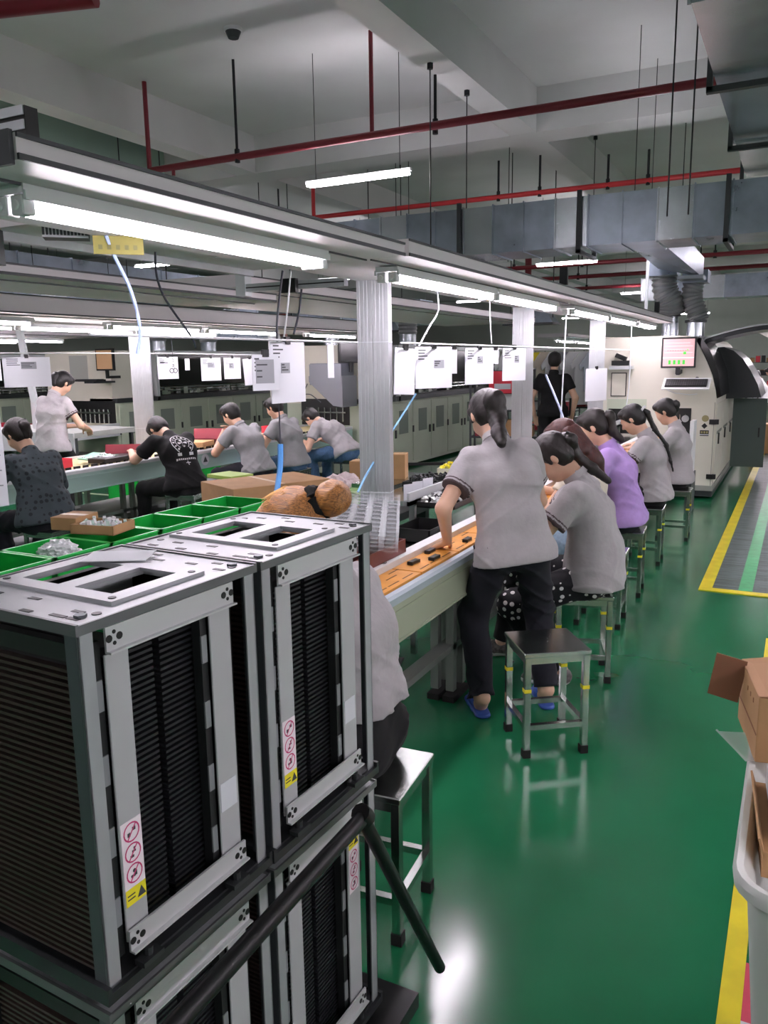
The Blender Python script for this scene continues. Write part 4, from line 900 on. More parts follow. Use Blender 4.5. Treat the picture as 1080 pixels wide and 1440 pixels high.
# ------------------------------------------------------------------ table with green trays, boxes
t = thing('tray_table', 'low grey table holding the row of green trays', 'table', (-3.24, 3.2, 0))
B(-.25, .28, -1.6, 1.3, .58, .615).build('tabletop', mat('grey_top', '#9da09c', .5), t)
for x in (-.22, .25):
    for y in (-1.5, -.1, 1.2): B(x-.02, x+.02, y-.02, y+.02, 0, .58).build('leg', DKSTEEL, t)
GLAB = ['green tray cut by the left picture edge', 'green tray holding crumpled white plastic', 'green tray behind the small cardboard box', 'empty green tray in the middle of the row', 'empty green tray second from the far end of the row', 'green tray at the far end of the row with blue pieces inside']
for i, y in enumerate((2.36, 2.72, 3.07, 3.43, 3.78, 4.13)):
    g = bin_(-3.235, y, .617, .37, .335, .125, GREENP, GLAB[i], group='green trays in a row', name='green_tray')
    mb = MB(); mb.box(-.193, .193, -.174, -.162, .118, .128).box(-.193, .193, .162, .174, .118, .128).box(-.193, -.181, -.174, .174, .118, .128).box(.181, .193, -.174, .174, .118, .128)
    mb.build('tray_rim', mat('green_rim', '#35c05a', .35), g)
def crumple(loc, s, m, label, name='crumpled_film', cat='plastic film', seed=1, flat=.5, rz=0):
    rnd = random.Random(seed); import bmesh
    bm = bmesh.new(); bmesh.ops.create_icosphere(bm, subdivisions=4, radius=1)
    from mathutils import noise as ns
    for v in bm.verts:
        p = v.co.copy(); n = ns.noise(p*1.6+Vector((seed, 0, 0)))*.35+abs(ns.noise(p*4+Vector((0, seed, 0))))*.35
        v.co = Vector((p.x*s[0], p.y*s[1], max(p.z, -.3)*s[2]))*(1+n)
    me = bpy.data.meshes.new(name); bm.to_mesh(me); bm.free(); me.materials.append(m)
    o = bpy.data.objects.new(name, me); COL.objects.link(o); o.location = loc; o.rotation_euler = (0, 0, rz); return tag(o, label, cat)
crumple((-3.22, 2.72, .72), (.10, .07, .05), mat('white_film', '#dfe3e6', .3), 'crumpled white plastic in a green tray', seed=4)
t = bin_(-3.2, 4.10, .63, .2, .05, .02, mat('blue_clip', '#2c5ca8', .4), 'blue plastic pieces lying in the farthest green tray', name='blue_pieces')
def carton(x, y, z, w_, l_, h_, rz, label, m=CARD, open_=False, name='cardboard_box'):
    t = thing(name, label, 'box', (x, y, z), rz)
    if not open_: B(-w_/2, w_/2, -l_/2, l_/2, 0, h_).build('box_body', m, t, bevel=.003); B(-w_/2, w_/2, -.02, .02, h_, h_+.001).build('tape', mat('tape', '#c7a878', .3), t)
    return t
carton(-3.50, 3.08, .755, .16, .20, .07, .2, 'small closed cardboard box on the green trays')
t = bin_(-3.27, 3.06, .755, .26, .20, .05, CARD, 'open cardboard tray of white plastic on the green trays', [WHITEP, WHITEP, mat('mint_film', '#b9d4c8', .4)], .2, n=60)
t = thing('side_bench', 'low grey bench under the big cardboard box', 'bench', (-3.95, 5.2, 0)); B(-.5, .38, -.7, .75, .44, .48).build('bench_top', mat('grey_top', '#9da09c', .5), t)
for x in (-.35, .45):
    for y in (-.65, .75): B(x-.02, x+.02, y-.02, y+.02, 0, .44).build('leg', DKSTEEL, t)
carton(-3.72, 5.18, .48, .56, .85, .24, -.45, 'large closed cardboard box behind the green trays')
t = thing('booklet_stack', 'stack of green and white printed booklets beside the man in grey', 'booklets', (-4.28, 5.45, .50), -.2)
for k in range(6): B(-.16, .16, -.12, .12, .035*k, .035*k+.03).build('booklet', [PAPER, mat('green_print', '#9dbb5a', .6), PAPER, mat('pale_print', '#cfd6b0', .6), PAPER, mat('green_print', '#9dbb5a', .6)][k], t).rotation_euler = (0, 0, .06*math.sin(k*2))
t['note'] = ''; del t['note']
B(-.2, .2, -.14, .14, -.02, 0).build('pallet_board', DKSTEEL, t)
crumple((-3.3, 5.65, .62), (.16, .14, .10), mat('pinkish_cloth', '#d9c9cb', .8), 'crumpled pinkish white cloth bag behind the blond bun', 'cloth_bag', 'bag', 3)
crumple((-3.0, 5.45, .58), (.12, .12, .09), mat('green_net', '#8fae74', .8), 'crumpled green net bag beside the pinkish cloth', 'net_bag', 'bag', 7)
carton(-2.95, 5.5, .44, .16, .2, .16, .2, 'small cardboard box left of the nearest post')
carton(-3.45, 6.3, .44, .2, .2, .32, .2, 'tall cardboard box behind the green net bag')
t = thing('low_stand', 'low dark stand carrying the boxes left of the post', 'stand', (-3.05, 6.0, 0)); B(-.5, .3, -.6, .8, .38, .44).build('stand_top', DKSTEEL, t); 
for y in (-.5, .7): B(-.05, .05, y-.04, y+.04, 0, .38).build('leg', DKSTEEL, t)
carton(-2.3, 4.62, .884, .16, .14, .16, .3, 'small cardboard box just right of the nearest post')
t = thing('box_ledge', 'steel ledge under the small cardboard box', 'ledge', (-2.28, 4.6, .86)); B(-.16, .12, -.3, .3, 0, .024).build('ledge_plate', STEEL, t); MB().beam((-.1, 0, -.86), (-.1, 0, 0), .03).build('leg', STEEL, t)
t = thing('black_bracket', 'black angled bracket bar in front of the cabinets', 'bracket', (-2.45, 5.1, .9)); MB().beam((-.2, .0, 0), (.22, .2, -.0), .02).beam((.22, .2, 0), (.22, .2, -.12), .02).beam((-.2, 0, 0), (-.2, 0, -.9), .02).build('bar', BLACK, t)

# ------------------------------------------------------------------ right edge: tub and carton
t = thing('plastic_tub', 'large white plastic tub cut by the right picture edge', 'tub', (.19, 1.66, 0))
def rrect(w_, l_, r, n=6):
    P = []
    for cx, cy, a0 in ((w_/2-r, l_/2-r, 0), (-w_/2+r, l_/2-r, 90), (-w_/2+r, -l_/2+r, 180), (w_/2-r, -l_/2+r, 270)):
        for i in range(n+1): a = math.radians(a0+90*i/n); P.append((cx+r*math.cos(a), cy+r*math.sin(a)))
    return P
def loft(rings, closed_bottom=True):
    mb = MB(); V = []; n = len(rings[0][0])
    for P, z in rings: V += [(x, y, z) for x, y in P]
    F = [(k*n+i, k*n+(i+1) % n, (k+1)*n+(i+1) % n, (k+1)*n+i) for k in range(len(rings)-1) for i in range(n)]
    F.append(tuple(range((len(rings)-1)*n, len(rings)*n))); mb.add(V, F); return mb
WT, LT = .475, .66
rings = [(rrect(WT-.10, LT-.10, .06), .40), (rrect(WT-.05, LT-.05, .07), .70), (rrect(WT-.005, LT-.005, .085), .715), (rrect(WT, LT, .085), .735), (rrect(WT-.012, LT-.012, .08), .745), (rrect(WT-.035, LT-.035, .075), .742), (rrect(WT-.06, LT-.06, .07), .715), (rrect(WT-.075, LT-.075, .07), .70), (rrect(WT-.12, LT-.12, .06), .42)]
loft(rings).build('tub_shell', TUB, t, smooth=True)
t = thing('white_bin', 'tall pale grey bin under the white tub', 'bin', (.22, 1.72, 0)); loft([(rrect(.36, .5, .06), 0), (rrect(.40, .55, .06), .40), (rrect(.38, .53, .06), .402), (rrect(.34, .5, .06), .05)]).build('bin_shell', mat('pale_grey_bin', '#b9b8b6', .45), t, smooth=True)
t = thing('open_carton', 'open cardboard carton standing in the white tub, flap hanging out', 'box', (.027, 1.94, .75), .213)
w_, l_, h_ = .17, .23, .15
B(-w_/2, w_/2, -l_/2, l_/2, 0, h_).build('box_body', CARD, t, bevel=.002)
MB().add([(-w_/2, l_/2, h_+.002), (w_/2, l_/2, h_+.03), (w_/2, -l_/2, h_+.005), (-w_/2, -l_/2, h_+.002)], [(0, 1, 2, 3)]).add([(-w_/2, l_/2, h_-.001), (w_/2, l_/2, h_+.027), (w_/2, -l_/2, h_+.002), (-w_/2, -l_/2, h_-.001)], [(3, 2, 1, 0)]).build('top_flap', mat('cardboard_light', '#b98f6c', .8), t)
MB().obox((-w_/2-.035, l_/2-.035, h_-.035), (.07, .004, .105), Matrix.Rotation(.15, 3, 'Y') @ Matrix.Rotation(-.3, 3, 'Z')).build('side_flap', CARDIN, t)
B(-w_/2-.001, -w_/2, -l_/2+.005, l_/2-.005, .06, .064).build('fold_line', CARDIN, t)
mb = MB()
for k in range(3): mb.box(-w_/2-.0012, -w_/2, -.06+k*.035, -.055+k*.035, .115, .125)
mb.build('printed_mark', CARDIN, t)
t = thing('small_carton', 'small open carton with white boards inside the tub', 'box', (.075, 1.60, .70), .1)
B(-.09, .09, -.13, .13, 0, .05).build('box_body', CARD, t)
for k in range(3): B(-.07, .09, -.10, .12, .055+.016*k, .065+.016*k).build('white_board', PAPER, t)
MB().obox((-.09, 0, .05), (.004, .26, .05), Matrix.Rotation(-.3, 3, 'Y')).build('carton_flap', CARD, t)
t = thing('clear_bag', 'clear plastic bag in the near corner of the tub', 'bag', (.12, 1.45, .62)); o = crumple((0, 0, 0), (.09, .05, .09), CLEAR, None, 'bag_film', None, 9); o.parent = t
t = thing('clear_tray', 'transparent plastic tray poking out beside the open carton', 'tray', (-.08, 1.88, .76), .2)
mb = MB(); mb.add([(-.03, .04, .0), (.05, .05, 0), (.05, -.06, -.01), (.015, -.08, -.01)], [(0, 1, 2, 3)]); mb.add([(-.034, .038, .003), (-.03, .045, .003), (.019, -.08, -.006), (.013, -.083, -.006)], [(0, 1, 2, 3)])
mb.build('tray_film', CLEARW, t)
tag(t, cat='tray')
# ------------------------------------------------------------------ stools
def stool(x, y, rz, label, sz=.285, h=.455, dots=True):
    t = thing('steel_stool', label, 'stool', (x, y, 0), rz, 'square stainless steel stools'); a = sz/2
    B(-a, a, -a, a, h-.02, h).build('seat', STEEL, t, bevel=.003)
    MB().box(-a+.01, a-.01, -a+.01, -a+.02, h-.05, h-.02).box(-a+.01, a-.01, a-.02, a-.01, h-.05, h-.02).box(-a+.01, -a+.02, -a+.01, a-.01, h-.05, h-.02).box(a-.02, a-.01, -a+.01, a-.01, h-.05, h-.02).build('apron', STEEL, t)
    for sx in (-1, 1):
        for sy in (-1, 1):
            l = B(sx*(a-.018)-.0135, sx*(a-.018)+.0135, sy*(a-.018)-.0135, sy*(a-.018)+.0135, .03, h-.02).build('leg', STEEL, t, bevel=.002)
            B(sx*(a-.018)-.016, sx*(a-.018)+.016, sy*(a-.018)-.016, sy*(a-.018)+.016, 0, .035).build('rubber_foot', RUBBER, l)
            if dots: B(sx*(a-.018)-.0145, sx*(a-.018)+.0145, sy*(a-.018)-.0145, sy*(a-.018)+.0145, h-.17, h-.155).build('yellow_tape', YELS, l)
    q = a-.018
    for s in (-1, 1):
        B(-q, q, s*q-.011, s*q+.011, .12, .142).build('stretcher', STEEL, t); B(s*q-.011, s*q+.011, -q, q, .12, .142).build('stretcher', STEEL, t)
    return t
stool(-.88, 3.19, .62, 'empty steel stool in the aisle behind the standing woman')
stool(-1.04, 1.92, .08, 'steel stool under the woman with the blond bun, partly behind the rack', dots=False)
stool(-.93, 4.03, .32, 'steel stool under the woman in polka dot trousers')
stool(-1.02, 4.93, .05, 'steel stool under the woman with reddish hair')
stool(-1.03, 5.66, .08, 'steel stool under the woman in lilac')
stool(-1.04, 6.62, .05, 'steel stool under the long plaited woman in grey')
stool(-.95, 7.62, .05, 'last steel stool of the row, near the machine')
stool(-5.02, 5.72, .3, 'steel stool under the man in black tee')
for (x, y, l) in ((-5.02, 6.85, 'steel stool under the man in grey with dark short hair'), (-5.02, 7.55, 'steel stool under the middle man in grey'), (-4.95, 8.6, 'steel stool under the bent man in jeans'), (-4.85, 4.05, 'green stool under the woman in slate dotted blouse')):
    stool(x, y, .1, l, dots=False)
# ------------------------------------------------------------------ signed-distance body modelling
def V3(*a): return np.array(a, dtype=np.float64)
def cap(a, b, ra, rb=None, k=.03, cuts=(), sub=False, sc=None): return dict(t='c', a=np.array(a, float), b=np.array(b, float), ra=ra, rb=ra if rb is None else rb, k=k, cuts=cuts, sub=sub)
def ell(c, r, R=None, k=.02, cuts=(), sub=False): return dict(t='e', c=np.array(c, float), r=np.array(r, float), R=np.eye(3) if R is None else np.array(R, float), k=k, cuts=cuts, sub=sub)
def sdf_mesh(name, prims, vox, mats, parent, gcuts=(), folds=None, matfn=None, smooth=1):
    lo = np.min([np.minimum(p['a'], p['b'])-max(p['ra'], p['rb']) if p['t'] == 'c' else p['c']-p['r'].max() for p in prims if not p['sub']], 0)-2.5*vox-.012
    hi = np.max([np.maximum(p['a'], p['b'])+max(p['ra'], p['rb']) if p['t'] == 'c' else p['c']+p['r'].max() for p in prims if not p['sub']], 0)+2.5*vox+.012
    n = np.ceil((hi-lo)/vox).astype(int)+1
    F = np.full(n, .3, np.float32); ax = [lo[i]+vox*np.arange(n[i]) for i in range(3)]
    for p in prims:
        m = p['k']+3*vox+.012
        if p['t'] == 'c': a = np.minimum(p['a'], p['b'])-max(p['ra'], p['rb'])-m; b = np.maximum(p['a'], p['b'])+max(p['ra'], p['rb'])+m
        else: a = p['c']-p['r'].max()-m; b = p['c']+p['r'].max()+m
        i0 = np.clip(np.floor((a-lo)/vox).astype(int), 0, n); i1 = np.clip(np.ceil((b-lo)/vox).astype(int)+1, 0, n)
        if np.any(i1 <= i0): continue
        sl = tuple(slice(i0[i], i1[i]) for i in range(3))
        X, Y, Z = [ax[i][sl[i]].astype(np.float32).reshape([-1 if j == i else 1 for j in range(3)]) for i in range(3)]
        if p['t'] == 'c':
            ba = p['b']-p['a']; q = max((ba**2).sum(), 1e-9)
            t = np.clip(((X-p['a'][0])*ba[0]+(Y-p['a'][1])*ba[1]+(Z-p['a'][2])*ba[2])/q, 0, 1)
            d = np.sqrt((X-p['a'][0]-t*ba[0])**2+(Y-p['a'][1]-t*ba[1])**2+(Z-p['a'][2]-t*ba[2])**2)-(p['ra']+(p['rb']-p['ra'])*t)
        else:
            x, y, z = X-p['c'][0], Y-p['c'][1], Z-p['c'][2]; R = p['R']
            u = [(x*R[0][j]+y*R[1][j]+z*R[2][j]) for j in range(3)]; r = p['r']
            k0 = np.sqrt((u[0]/r[0])**2+(u[1]/r[1])**2+(u[2]/r[2])**2); k1 = np.sqrt((u[0]/r[0]**2)**2+(u[1]/r[1]**2)**2+(u[2]/r[2]**2)**2)+1e-6
            d = k0*(k0-1)/k1
        for (pt, nr) in p['cuts']:
            nr = np.array(nr, float); nr = nr/np.linalg.norm(nr); d = np.maximum(d, (X-pt[0])*nr[0]+(Y-pt[1])*nr[1]+(Z-pt[2])*nr[2])
        f = F[sl]; k = p['k']; 
        if p['sub']:
            d = -d; h = np.clip(.5-.5*(d-f)*-1/k, 0, 1); F[sl] = np.maximum(f, d) if k < .004 else (lambda h: f*(1-h)+d*h+k*h*(1-h))(np.clip(.5+.5*(d-f)/k, 0, 1))
        else:
            h = np.clip(.5+.5*(d-f)/k, 0, 1); F[sl] = d*(1-h)+f*h-k*h*(1-h)
    X, Y, Z = [ax[i].astype(np.float32).reshape([-1 if j == i else 1 for j in range(3)]) for i in range(3)]
    if folds:
        A, sc, sd = folds; s_ = sd*1.7
        w1 = np.sin(sc*(.8*X+.5*Y)+s_)*1.2+np.sin(sc*.6*Z+s_*2)
        if sc < 40:
            m1 = np.clip(np.sin(7*X+9*Z+s_)+.25*np.sin(15*Y+s_), 0, 1); m2 = np.clip(np.sin(8*Y-10*Z+6*X+2*s_), 0, 1)
            r1 = (1-np.abs(np.sin(30*(Z+.45*X-.35*Y)+1.6*np.sin(9*X+6*Z+s_)+1.1*np.sin(13*Y-7*Z+2*s_))))**2.5*m1
            r2 = (1-np.abs(np.sin(26*(.6*Z-.75*X+.45*Y)+1.5*np.sin(10*Z+5*Y+3*s_))))**2.5*m2
            F -= (A*4.2*(r1+r2)).astype(np.float32)
        F += (A*np.sin(sc*(.9*X-.7*Y+1.1*Z)+w1+s_)*np.sin(sc*.45*(X+Y-.5*Z)+2.1*s_) + .5*A*np.sin(sc*1.9*(-.6*X+.8*Y+.9*Z)+1.5*w1)).astype(np.float32)
    for (pt, nr) in gcuts:
        nr = np.array(nr, float); nr = nr/np.linalg.norm(nr); F = np.maximum(F, (X-pt[0])*nr[0]+(Y-pt[1])*nr[1]+(Z-pt[2])*nr[2])
    # surface nets
    F = F.astype(np.float32); F[F == 0] = 1e-6; I = F < 0
    I[[0, -1]] = False; I[:, [0, -1]] = False; I[:, :, [0, -1]] = False
    F = np.where(I, np.minimum(F, -1e-6), np.maximum(F, 1e-6))
    c = np.zeros(np.array(F.shape)-1, np.uint8)
    for dx in (0, 1):
        for dy in (0, 1):
            for dz in (0, 1): c += I[dx:F.shape[0]-1+dx, dy:F.shape[1]-1+dy, dz:F.shape[2]-1+dz]
    ci = np.argwhere((c > 0) & (c < 8)); idx = np.full(c.shape, -1, np.int32); idx[tuple(ci.T)] = np.arange(len(ci))
    acc = np.zeros((len(ci), 3)); cnt = np.zeros(len(ci))
    cor = [(dx, dy, dz) for dx in (0, 1) for dy in (0, 1) for dz in (0, 1)]
    for a in cor:
        for axi in range(3):
            if a[axi]: continue
            b = list(a); b[axi] = 1
            fa = F[tuple((ci+a).T)]; fb = F[tuple((ci+b).T)]; s = (fa < 0) != (fb < 0)
            t = fa[s]/(fa[s]-fb[s]); P = np.tile(np.array(a, float), (s.sum(), 1)); P[:, axi] = t; acc[s] += P; cnt[s] += 1
    vs = lo+vox*(ci+acc/np.maximum(cnt, 1)[:, None])
    faces = []
    for axi in range(3):
        o1, o2 = [(1, 2), (2, 0), (0, 1)][axi]
        s0 = [slice(1, -1)]*3; s0[axi] = slice(0, F.shape[axi]-1); s1 = list(s0); s1[axi] = slice(1, F.shape[axi])
        A, Bq = I[tuple(s0)], I[tuple(s1)]
        e = np.argwhere(A != Bq); inside = A[tuple(e.T)]; off = np.ones(3, int); off[axi] = 0; e = e+off
        d1 = np.zeros(3, int); d1[o1] = 1; d2 = np.zeros(3, int); d2[o2] = 1
        q = np.stack([idx[tuple((e-d1-d2).T)], idx[tuple((e-d2).T)], idx[tuple(e.T)], idx[tuple((e-d1).T)]], 1)
        q[~inside] = q[~inside][:, ::-1]; faces.append(q)
    fs = np.concatenate(faces); fs = fs[(fs >= 0).all(1)]
    # light laplacian smoothing
    for _ in range(smooth):
        S = np.zeros_like(vs); C = np.zeros(len(vs))
        for k in range(4):
            np.add.at(S, fs[:, k], vs[fs[:, (k+1) % 4]]); np.add.at(C, fs[:, k], 1); np.add.at(S, fs[:, k], vs[fs[:, (k+3) % 4]]); np.add.at(C, fs[:, k], 1)
        vs = vs*.5+.5*S/np.maximum(C, 1)[:, None]
    me = bpy.data.meshes.new(name); me.vertices.add(len(vs)); me.vertices.foreach_set('co', vs.astype(np.float32).ravel())
    me.loops.add(len(fs)*4); me.loops.foreach_set('vertex_index', fs.astype(np.int32).ravel())
    me.polygons.add(len(fs)); me.polygons.foreach_set('loop_start', np.arange(0, len(fs)*4, 4, dtype=np.int32))
    try: me.polygons.foreach_set('loop_total', np.full(len(fs), 4, np.int32))
    except Exception: pass
    if not isinstance(mats, (list, tuple)): mats = [mats]
    for m in mats: me.materials.append(m)
    me.update(calc_edges=True)
    if matfn is not None:
        fc = vs[fs].mean(1); me.polygons.foreach_set('material_index', matfn(fc).astype(np.int32))
    me.polygons.foreach_set('use_smooth', np.ones(len(fs), bool))
    o = bpy.data.objects.new(name, me); COL.objects.link(o); o.parent = parent
    return o
def nrm(v): v = np.array(v, float); return v/max(np.linalg.norm(v), 1e-9)
def ik(a, b, l1, l2, pole):
    a, b = np.array(a, float), np.array(b, float); d = b-a; L = np.linalg.norm(d); L2 = min(L, (l1+l2)*.995); d = d/max(L, 1e-6); b = a+d*L2
    x = (l1*l1-l2*l2+L2*L2)/(2*L2); h = math.sqrt(max(l1*l1-x*x, 0)); p = np.array(pole, float); p = p-d*(p@d); p = nrm(p)
    return a+d*x+p*h, b
def ring(mb, c, n_, r, th, N=20, h=.02, flare=.01, gap=0.):
    n_ = nrm(n_); x = nrm(np.cross(n_, (0, 0, 1) if abs(n_[2]) < .9 else (0, 1, 0))); y = np.cross(n_, x); V = []
    for i in range(N):
        t = 2*PI*i/N; e = x*math.cos(t)+y*math.sin(t)
        V += [c+e*r, c+e*(r+th), c+n_*h+e*(r+th-flare), c+n_*h+e*(r-flare)]
    F = []
    for i in range(N):
        j = (i+1) % N
        for a in range(4): b = (a+1) % 4; F.append((4*i+a, 4*j+a, 4*j+b, 4*i+b))
    mb.add([tuple(v) for v in V], F)
NP = 0
def person(label, loc, rz, hz=.545, lean=(12, 25), side=0., twist=0., hands=None, feet=None, head=(35, 0, 0), s=1., vox=.010, hair='pony', hairm=HAIRB, hairpts=None,
           top=GREY, cuff=True, pants=BLACKC, pants_m=None, shoe='sneaker', stand=False, sleeve=.55, belly=0., shirt_hem=.05, group=None, gender='f', faced=True, legs=True, collar=True, handpose='work', elbow=None, neckfwd=0., knee_out=.25, tail=1., lm=None, sleeve_r=1., cap_=None, fold=1.):
    global NP; NP += 1
    T = thing('person', label, 'person', loc, rz); sd = NP
    a1, a2 = [math.radians(q) for q in lean]; W = (.92 if stand else .98) if gender == 'f' else 1.10
    X = V3(1, 0, 0)
    P = V3(0, 0, hz)
    lx = math.radians(side)
    d1 = nrm(V3(math.sin(lx), math.sin(a1), math.cos(a1))); d2 = nrm(V3(math.sin(lx), math.sin(a2), math.cos(a2)))
    M = P+d1*.23*s; N = M+d2*.235*s
    tw = math.radians(twist); ct, st = math.cos(tw), math.sin(tw)
    R2 = nrm(np.cross(V3(-st, ct, 0)*1., d2)); R2 = nrm(V3(ct, st, 0)-d2*(V3(ct, st, 0)@d2)); F2 = np.cross(d2, R2)*1.; F2 = -np.cross(R2, d2) if (np.cross(d2, R2)[1] < 0) else np.cross(d2, R2)
    R1 = X; F1 = nrm(np.cross(d1, R1)); F1 = F1 if F1[1] > 0 else -F1
    # head frame
    hp, hy, hr = [math.radians(q) for q in head]
    f = V3(-math.sin(hy)*math.cos(hp), math.cos(hy)*math.cos(hp), -math.sin(hp)); r = nrm(np.cross(f, V3(0, 0, 1))); u = np.cross(r, f)
    r, u = r*math.cos(hr)+u*math.sin(hr), u*math.cos(hr)-r*math.sin(hr)
    nd = nrm(d2*.6+u*.6+V3(0, .35+neckfwd, .2)); NB = N+nd*.07*s; H = NB+nd*.035*s+u*.075*s+f*.022*s
    HR = np.stack([r, f, u], 1)  # columns
    def hpnt(x, y, z): return H+s*(r*x+f*y+u*z)
    sh = {}; el = {}; wr = {}
    hands = hands or {-1: (-.14, .42, .80), 1: (.14, .42, .80)}
    for q in (-1, 1):
        tgt = np.array(hands[q], float); sh[q] = N-d2*.045*s+R2*q*(.148 if stand else .156)*s*W
        sh[q] = sh[q]+.12*(tgt-sh[q])*.3
        pole = np.array(elbow[q]) if elbow and q in elbow else V3(q*.7, -.25, -.8)
        el[q], wr[q] = ik(sh[q], tgt, .275*s, .235*s, pole)
    hj = {q: P+X*q*.085*s*W-V3(0, 0, .005) for q in (-1, 1)}
    feet = feet or ({-1: (-.1, .0, .08), 1: (.1, .0, .08)} if stand else {-1: (-.12, .36, .08), 1: (.12, .40, .08)})
    kn = {}; an = {}
    for q in (-1, 1):
        ft = np.array(feet[q], float)
        kn[q], an[q] = ik(hj[q], ft, .405*s, .395*s, V3(q*knee_out, 1., .3 if not stand else 0))
    B_ = []
    # torso
    B_ += [cap(P-X*.07*W*s, P+X*.07*W*s, .10*s, k=.05), cap(P+d1*.12*s-R1*.04*s, P+d1*.12*s+R1*.04*s, (.088+belly)*s, k=.06), cap(M-R2*.055*s*W+d2*.07, M+R2*.055*s*W+d2*.07, .098*s, k=.06),
           cap(N-d2*.06*s-R2*.12*s*W, N-d2*.06*s+R2*.12*s*W, .055*s, k=.06), cap(N-d2*.03*s, NB+nd*.02, .052*s, .047*s, k=.03)]
    for q in (-1, 1):
        B_ += [cap(sh[q], el[q], .046*s*W, .038*s*W, k=.025), cap(el[q], wr[q], .039*s*W, .024*s*W, k=.015)]
        if legs: B_ += [cap(hj[q], kn[q], .083*s*W, .055*s, k=.04), cap(kn[q], an[q], .054*s, .034*s, k=.03), cap(an[q], an[q]+V3(0, .02, -.03)*s, .036*s, .032*s, k=.02), cap(an[q]+V3(0, .03, -.045)*s, an[q]+V3(q*.01, .15, -.055)*s, .03*s, .022*s, k=.02)]
    # head
    B_ += [ell(hpnt(0, -.010, .028), (.074*s, .092*s, .082*s), HR, k=.02), ell(hpnt(0, .022, -.030), (.058*s, .066*s, .078*s), HR, k=.03), cap(hpnt(0, .052, -.094), hpnt(0, .056, -.090), .022*s, k=.03),
           ell(hpnt(.032, .058, -.028), (.026*s, .028*s, .032*s), HR, k=.02), ell(hpnt(-.032, .058, -.028), (.026*s, .028*s, .032*s), HR, k=.02)]
    if vox <= .0105:
        B_ += [ell(hpnt(q*.030, .094, .004), (.016*s, .012*s, .011*s), HR, k=.014, sub=True) for q in (-1, 1)]
        B_ += [cap(hpnt(0, .082, .004), hpnt(0, .104, -.030), .007*s, .0115*s, k=.012), cap(hpnt(-.010, .092, -.034), hpnt(.010, .092, -.034), .0085*s, k=.008),
               cap(hpnt(-.018, .078, -.062), hpnt(.018, .078, -.062), .009*s, k=.008), cap(hpnt(-.014, .077, -.071), hpnt(.014, .077, -.071), .009*s, k=.006),
               cap(hpnt(-.03, .083, .018), hpnt(.03, .083, .018), .010*s, k=.015)]
    for q in (-1, 1): B_ += [ell(hpnt(q*.076, -.004, -.008), (.008*s, .018*s, .030*s), HR, k=.006)]
    # hands
    for q in (-1, 1):
        fa = nrm(wr[q]-el[q]); 
        if handpose == 'press' and q == -1: fa = nrm(fa*.5+V3(-.6, .5, -.15))
        elif handpose == 'press': fa = nrm(fa)
        else: fa = nrm(fa+V3(-q*.1, .1, -.25))
        side_ = nrm(np.cross(fa, V3(0, 0, 1)) if abs(fa[2]) < .9 else V3(1, 0, 0)); dn = np.cross(fa, side_); dn = dn if dn[2] < 0 else -dn
        thumb_side = side_*(-q if side_[0] > 0 else q); w0 = wr[q]; fr = max(.0078*s, vox*.85)
        Ls = (.072, .080, .074, .058); spread = (.027, .009, -.009, -.026)
        for i in range(4):
            kp = w0+fa*.080*s+thumb_side*spread[i]*s; B_.append(cap(w0+fa*.01+thumb_side*spread[i]*.5*s, kp, .0125*s, .0105*s, k=.012))
            c1, c2, c3 = (.35, .75, 1.1) if handpose != 'press' else (.1, .5, .9)
            l = Ls[i]*s; p1 = kp+nrm(fa+dn*c1)*l*.42; p2 = p1+nrm(fa+dn*c2)*l*.32; p3 = p2+nrm(fa+dn*c3)*l*.26
            B_ += [cap(kp, p1, fr*1.05, fr, k=.003), cap(p1, p2, fr, fr*.95, k=.003), cap(p2, p3, fr*.95, fr*.85, k=.003)]
        t0 = w0+fa*.025*s+thumb_side*.022*s; t1 = t0+nrm(fa*.6+thumb_side*.8+dn*.3)*.038*s; t2 = t1+nrm(fa*.9+thumb_side*.25+dn*.4)*.03*s; t3 = t2+nrm(fa+dn*.5)*.024*s
        B_ += [cap(t0, t1, .0135*s, fr*1.25, k=.008), cap(t1, t2, fr*1.2, fr*1.1, k=.003), cap(t2, t3, fr*1.1, fr*.95, k=.003)]
    lipc = hpnt(0, .082, -.067)
    body = sdf_mesh('body', B_, vox, [SKIN, LIP], T, matfn=lambda c: ((np.linalg.norm((c-lipc)/np.array([1, 1, 1]), axis=1) < .019*s) & ((c-H)@f > .078*s)).astype(int) if vox <= .0105 else np.zeros(len(c), int))
    if faced and vox <= .0105:
        for q in (-1, 1):
            c = hpnt(q*.030, .0735, .003); e = MB()
            import bmesh
            bm = bmesh.new(); bmesh.ops.create_uvsphere(bm, u_segments=12, v_segments=8, radius=.0115*s); me = bpy.data.meshes.new('eye'); bm.to_mesh(me); bm.free(); me.materials.append(EYEW); me.materials.append(IRIS)
            for p_ in me.polygons:
                if Vector(p_.center).normalized().dot(Vector(f)) > .85: p_.material_index = 1
                p_.use_smooth = True
            o = bpy.data.objects.new('eye', me); COL.objects.link(o); o.parent = T; o.location = c
            MB().tube([hpnt(q*.016, .088, .024), hpnt(q*.030, .091, .028), hpnt(q*.045, .083, .025)], .0022*s, 5).build('eyebrow', hairm, T)
    # shirt
    hem = P-d1*shirt_hem*s if not stand else P-d1*(shirt_hem+.03)*s
    S = []
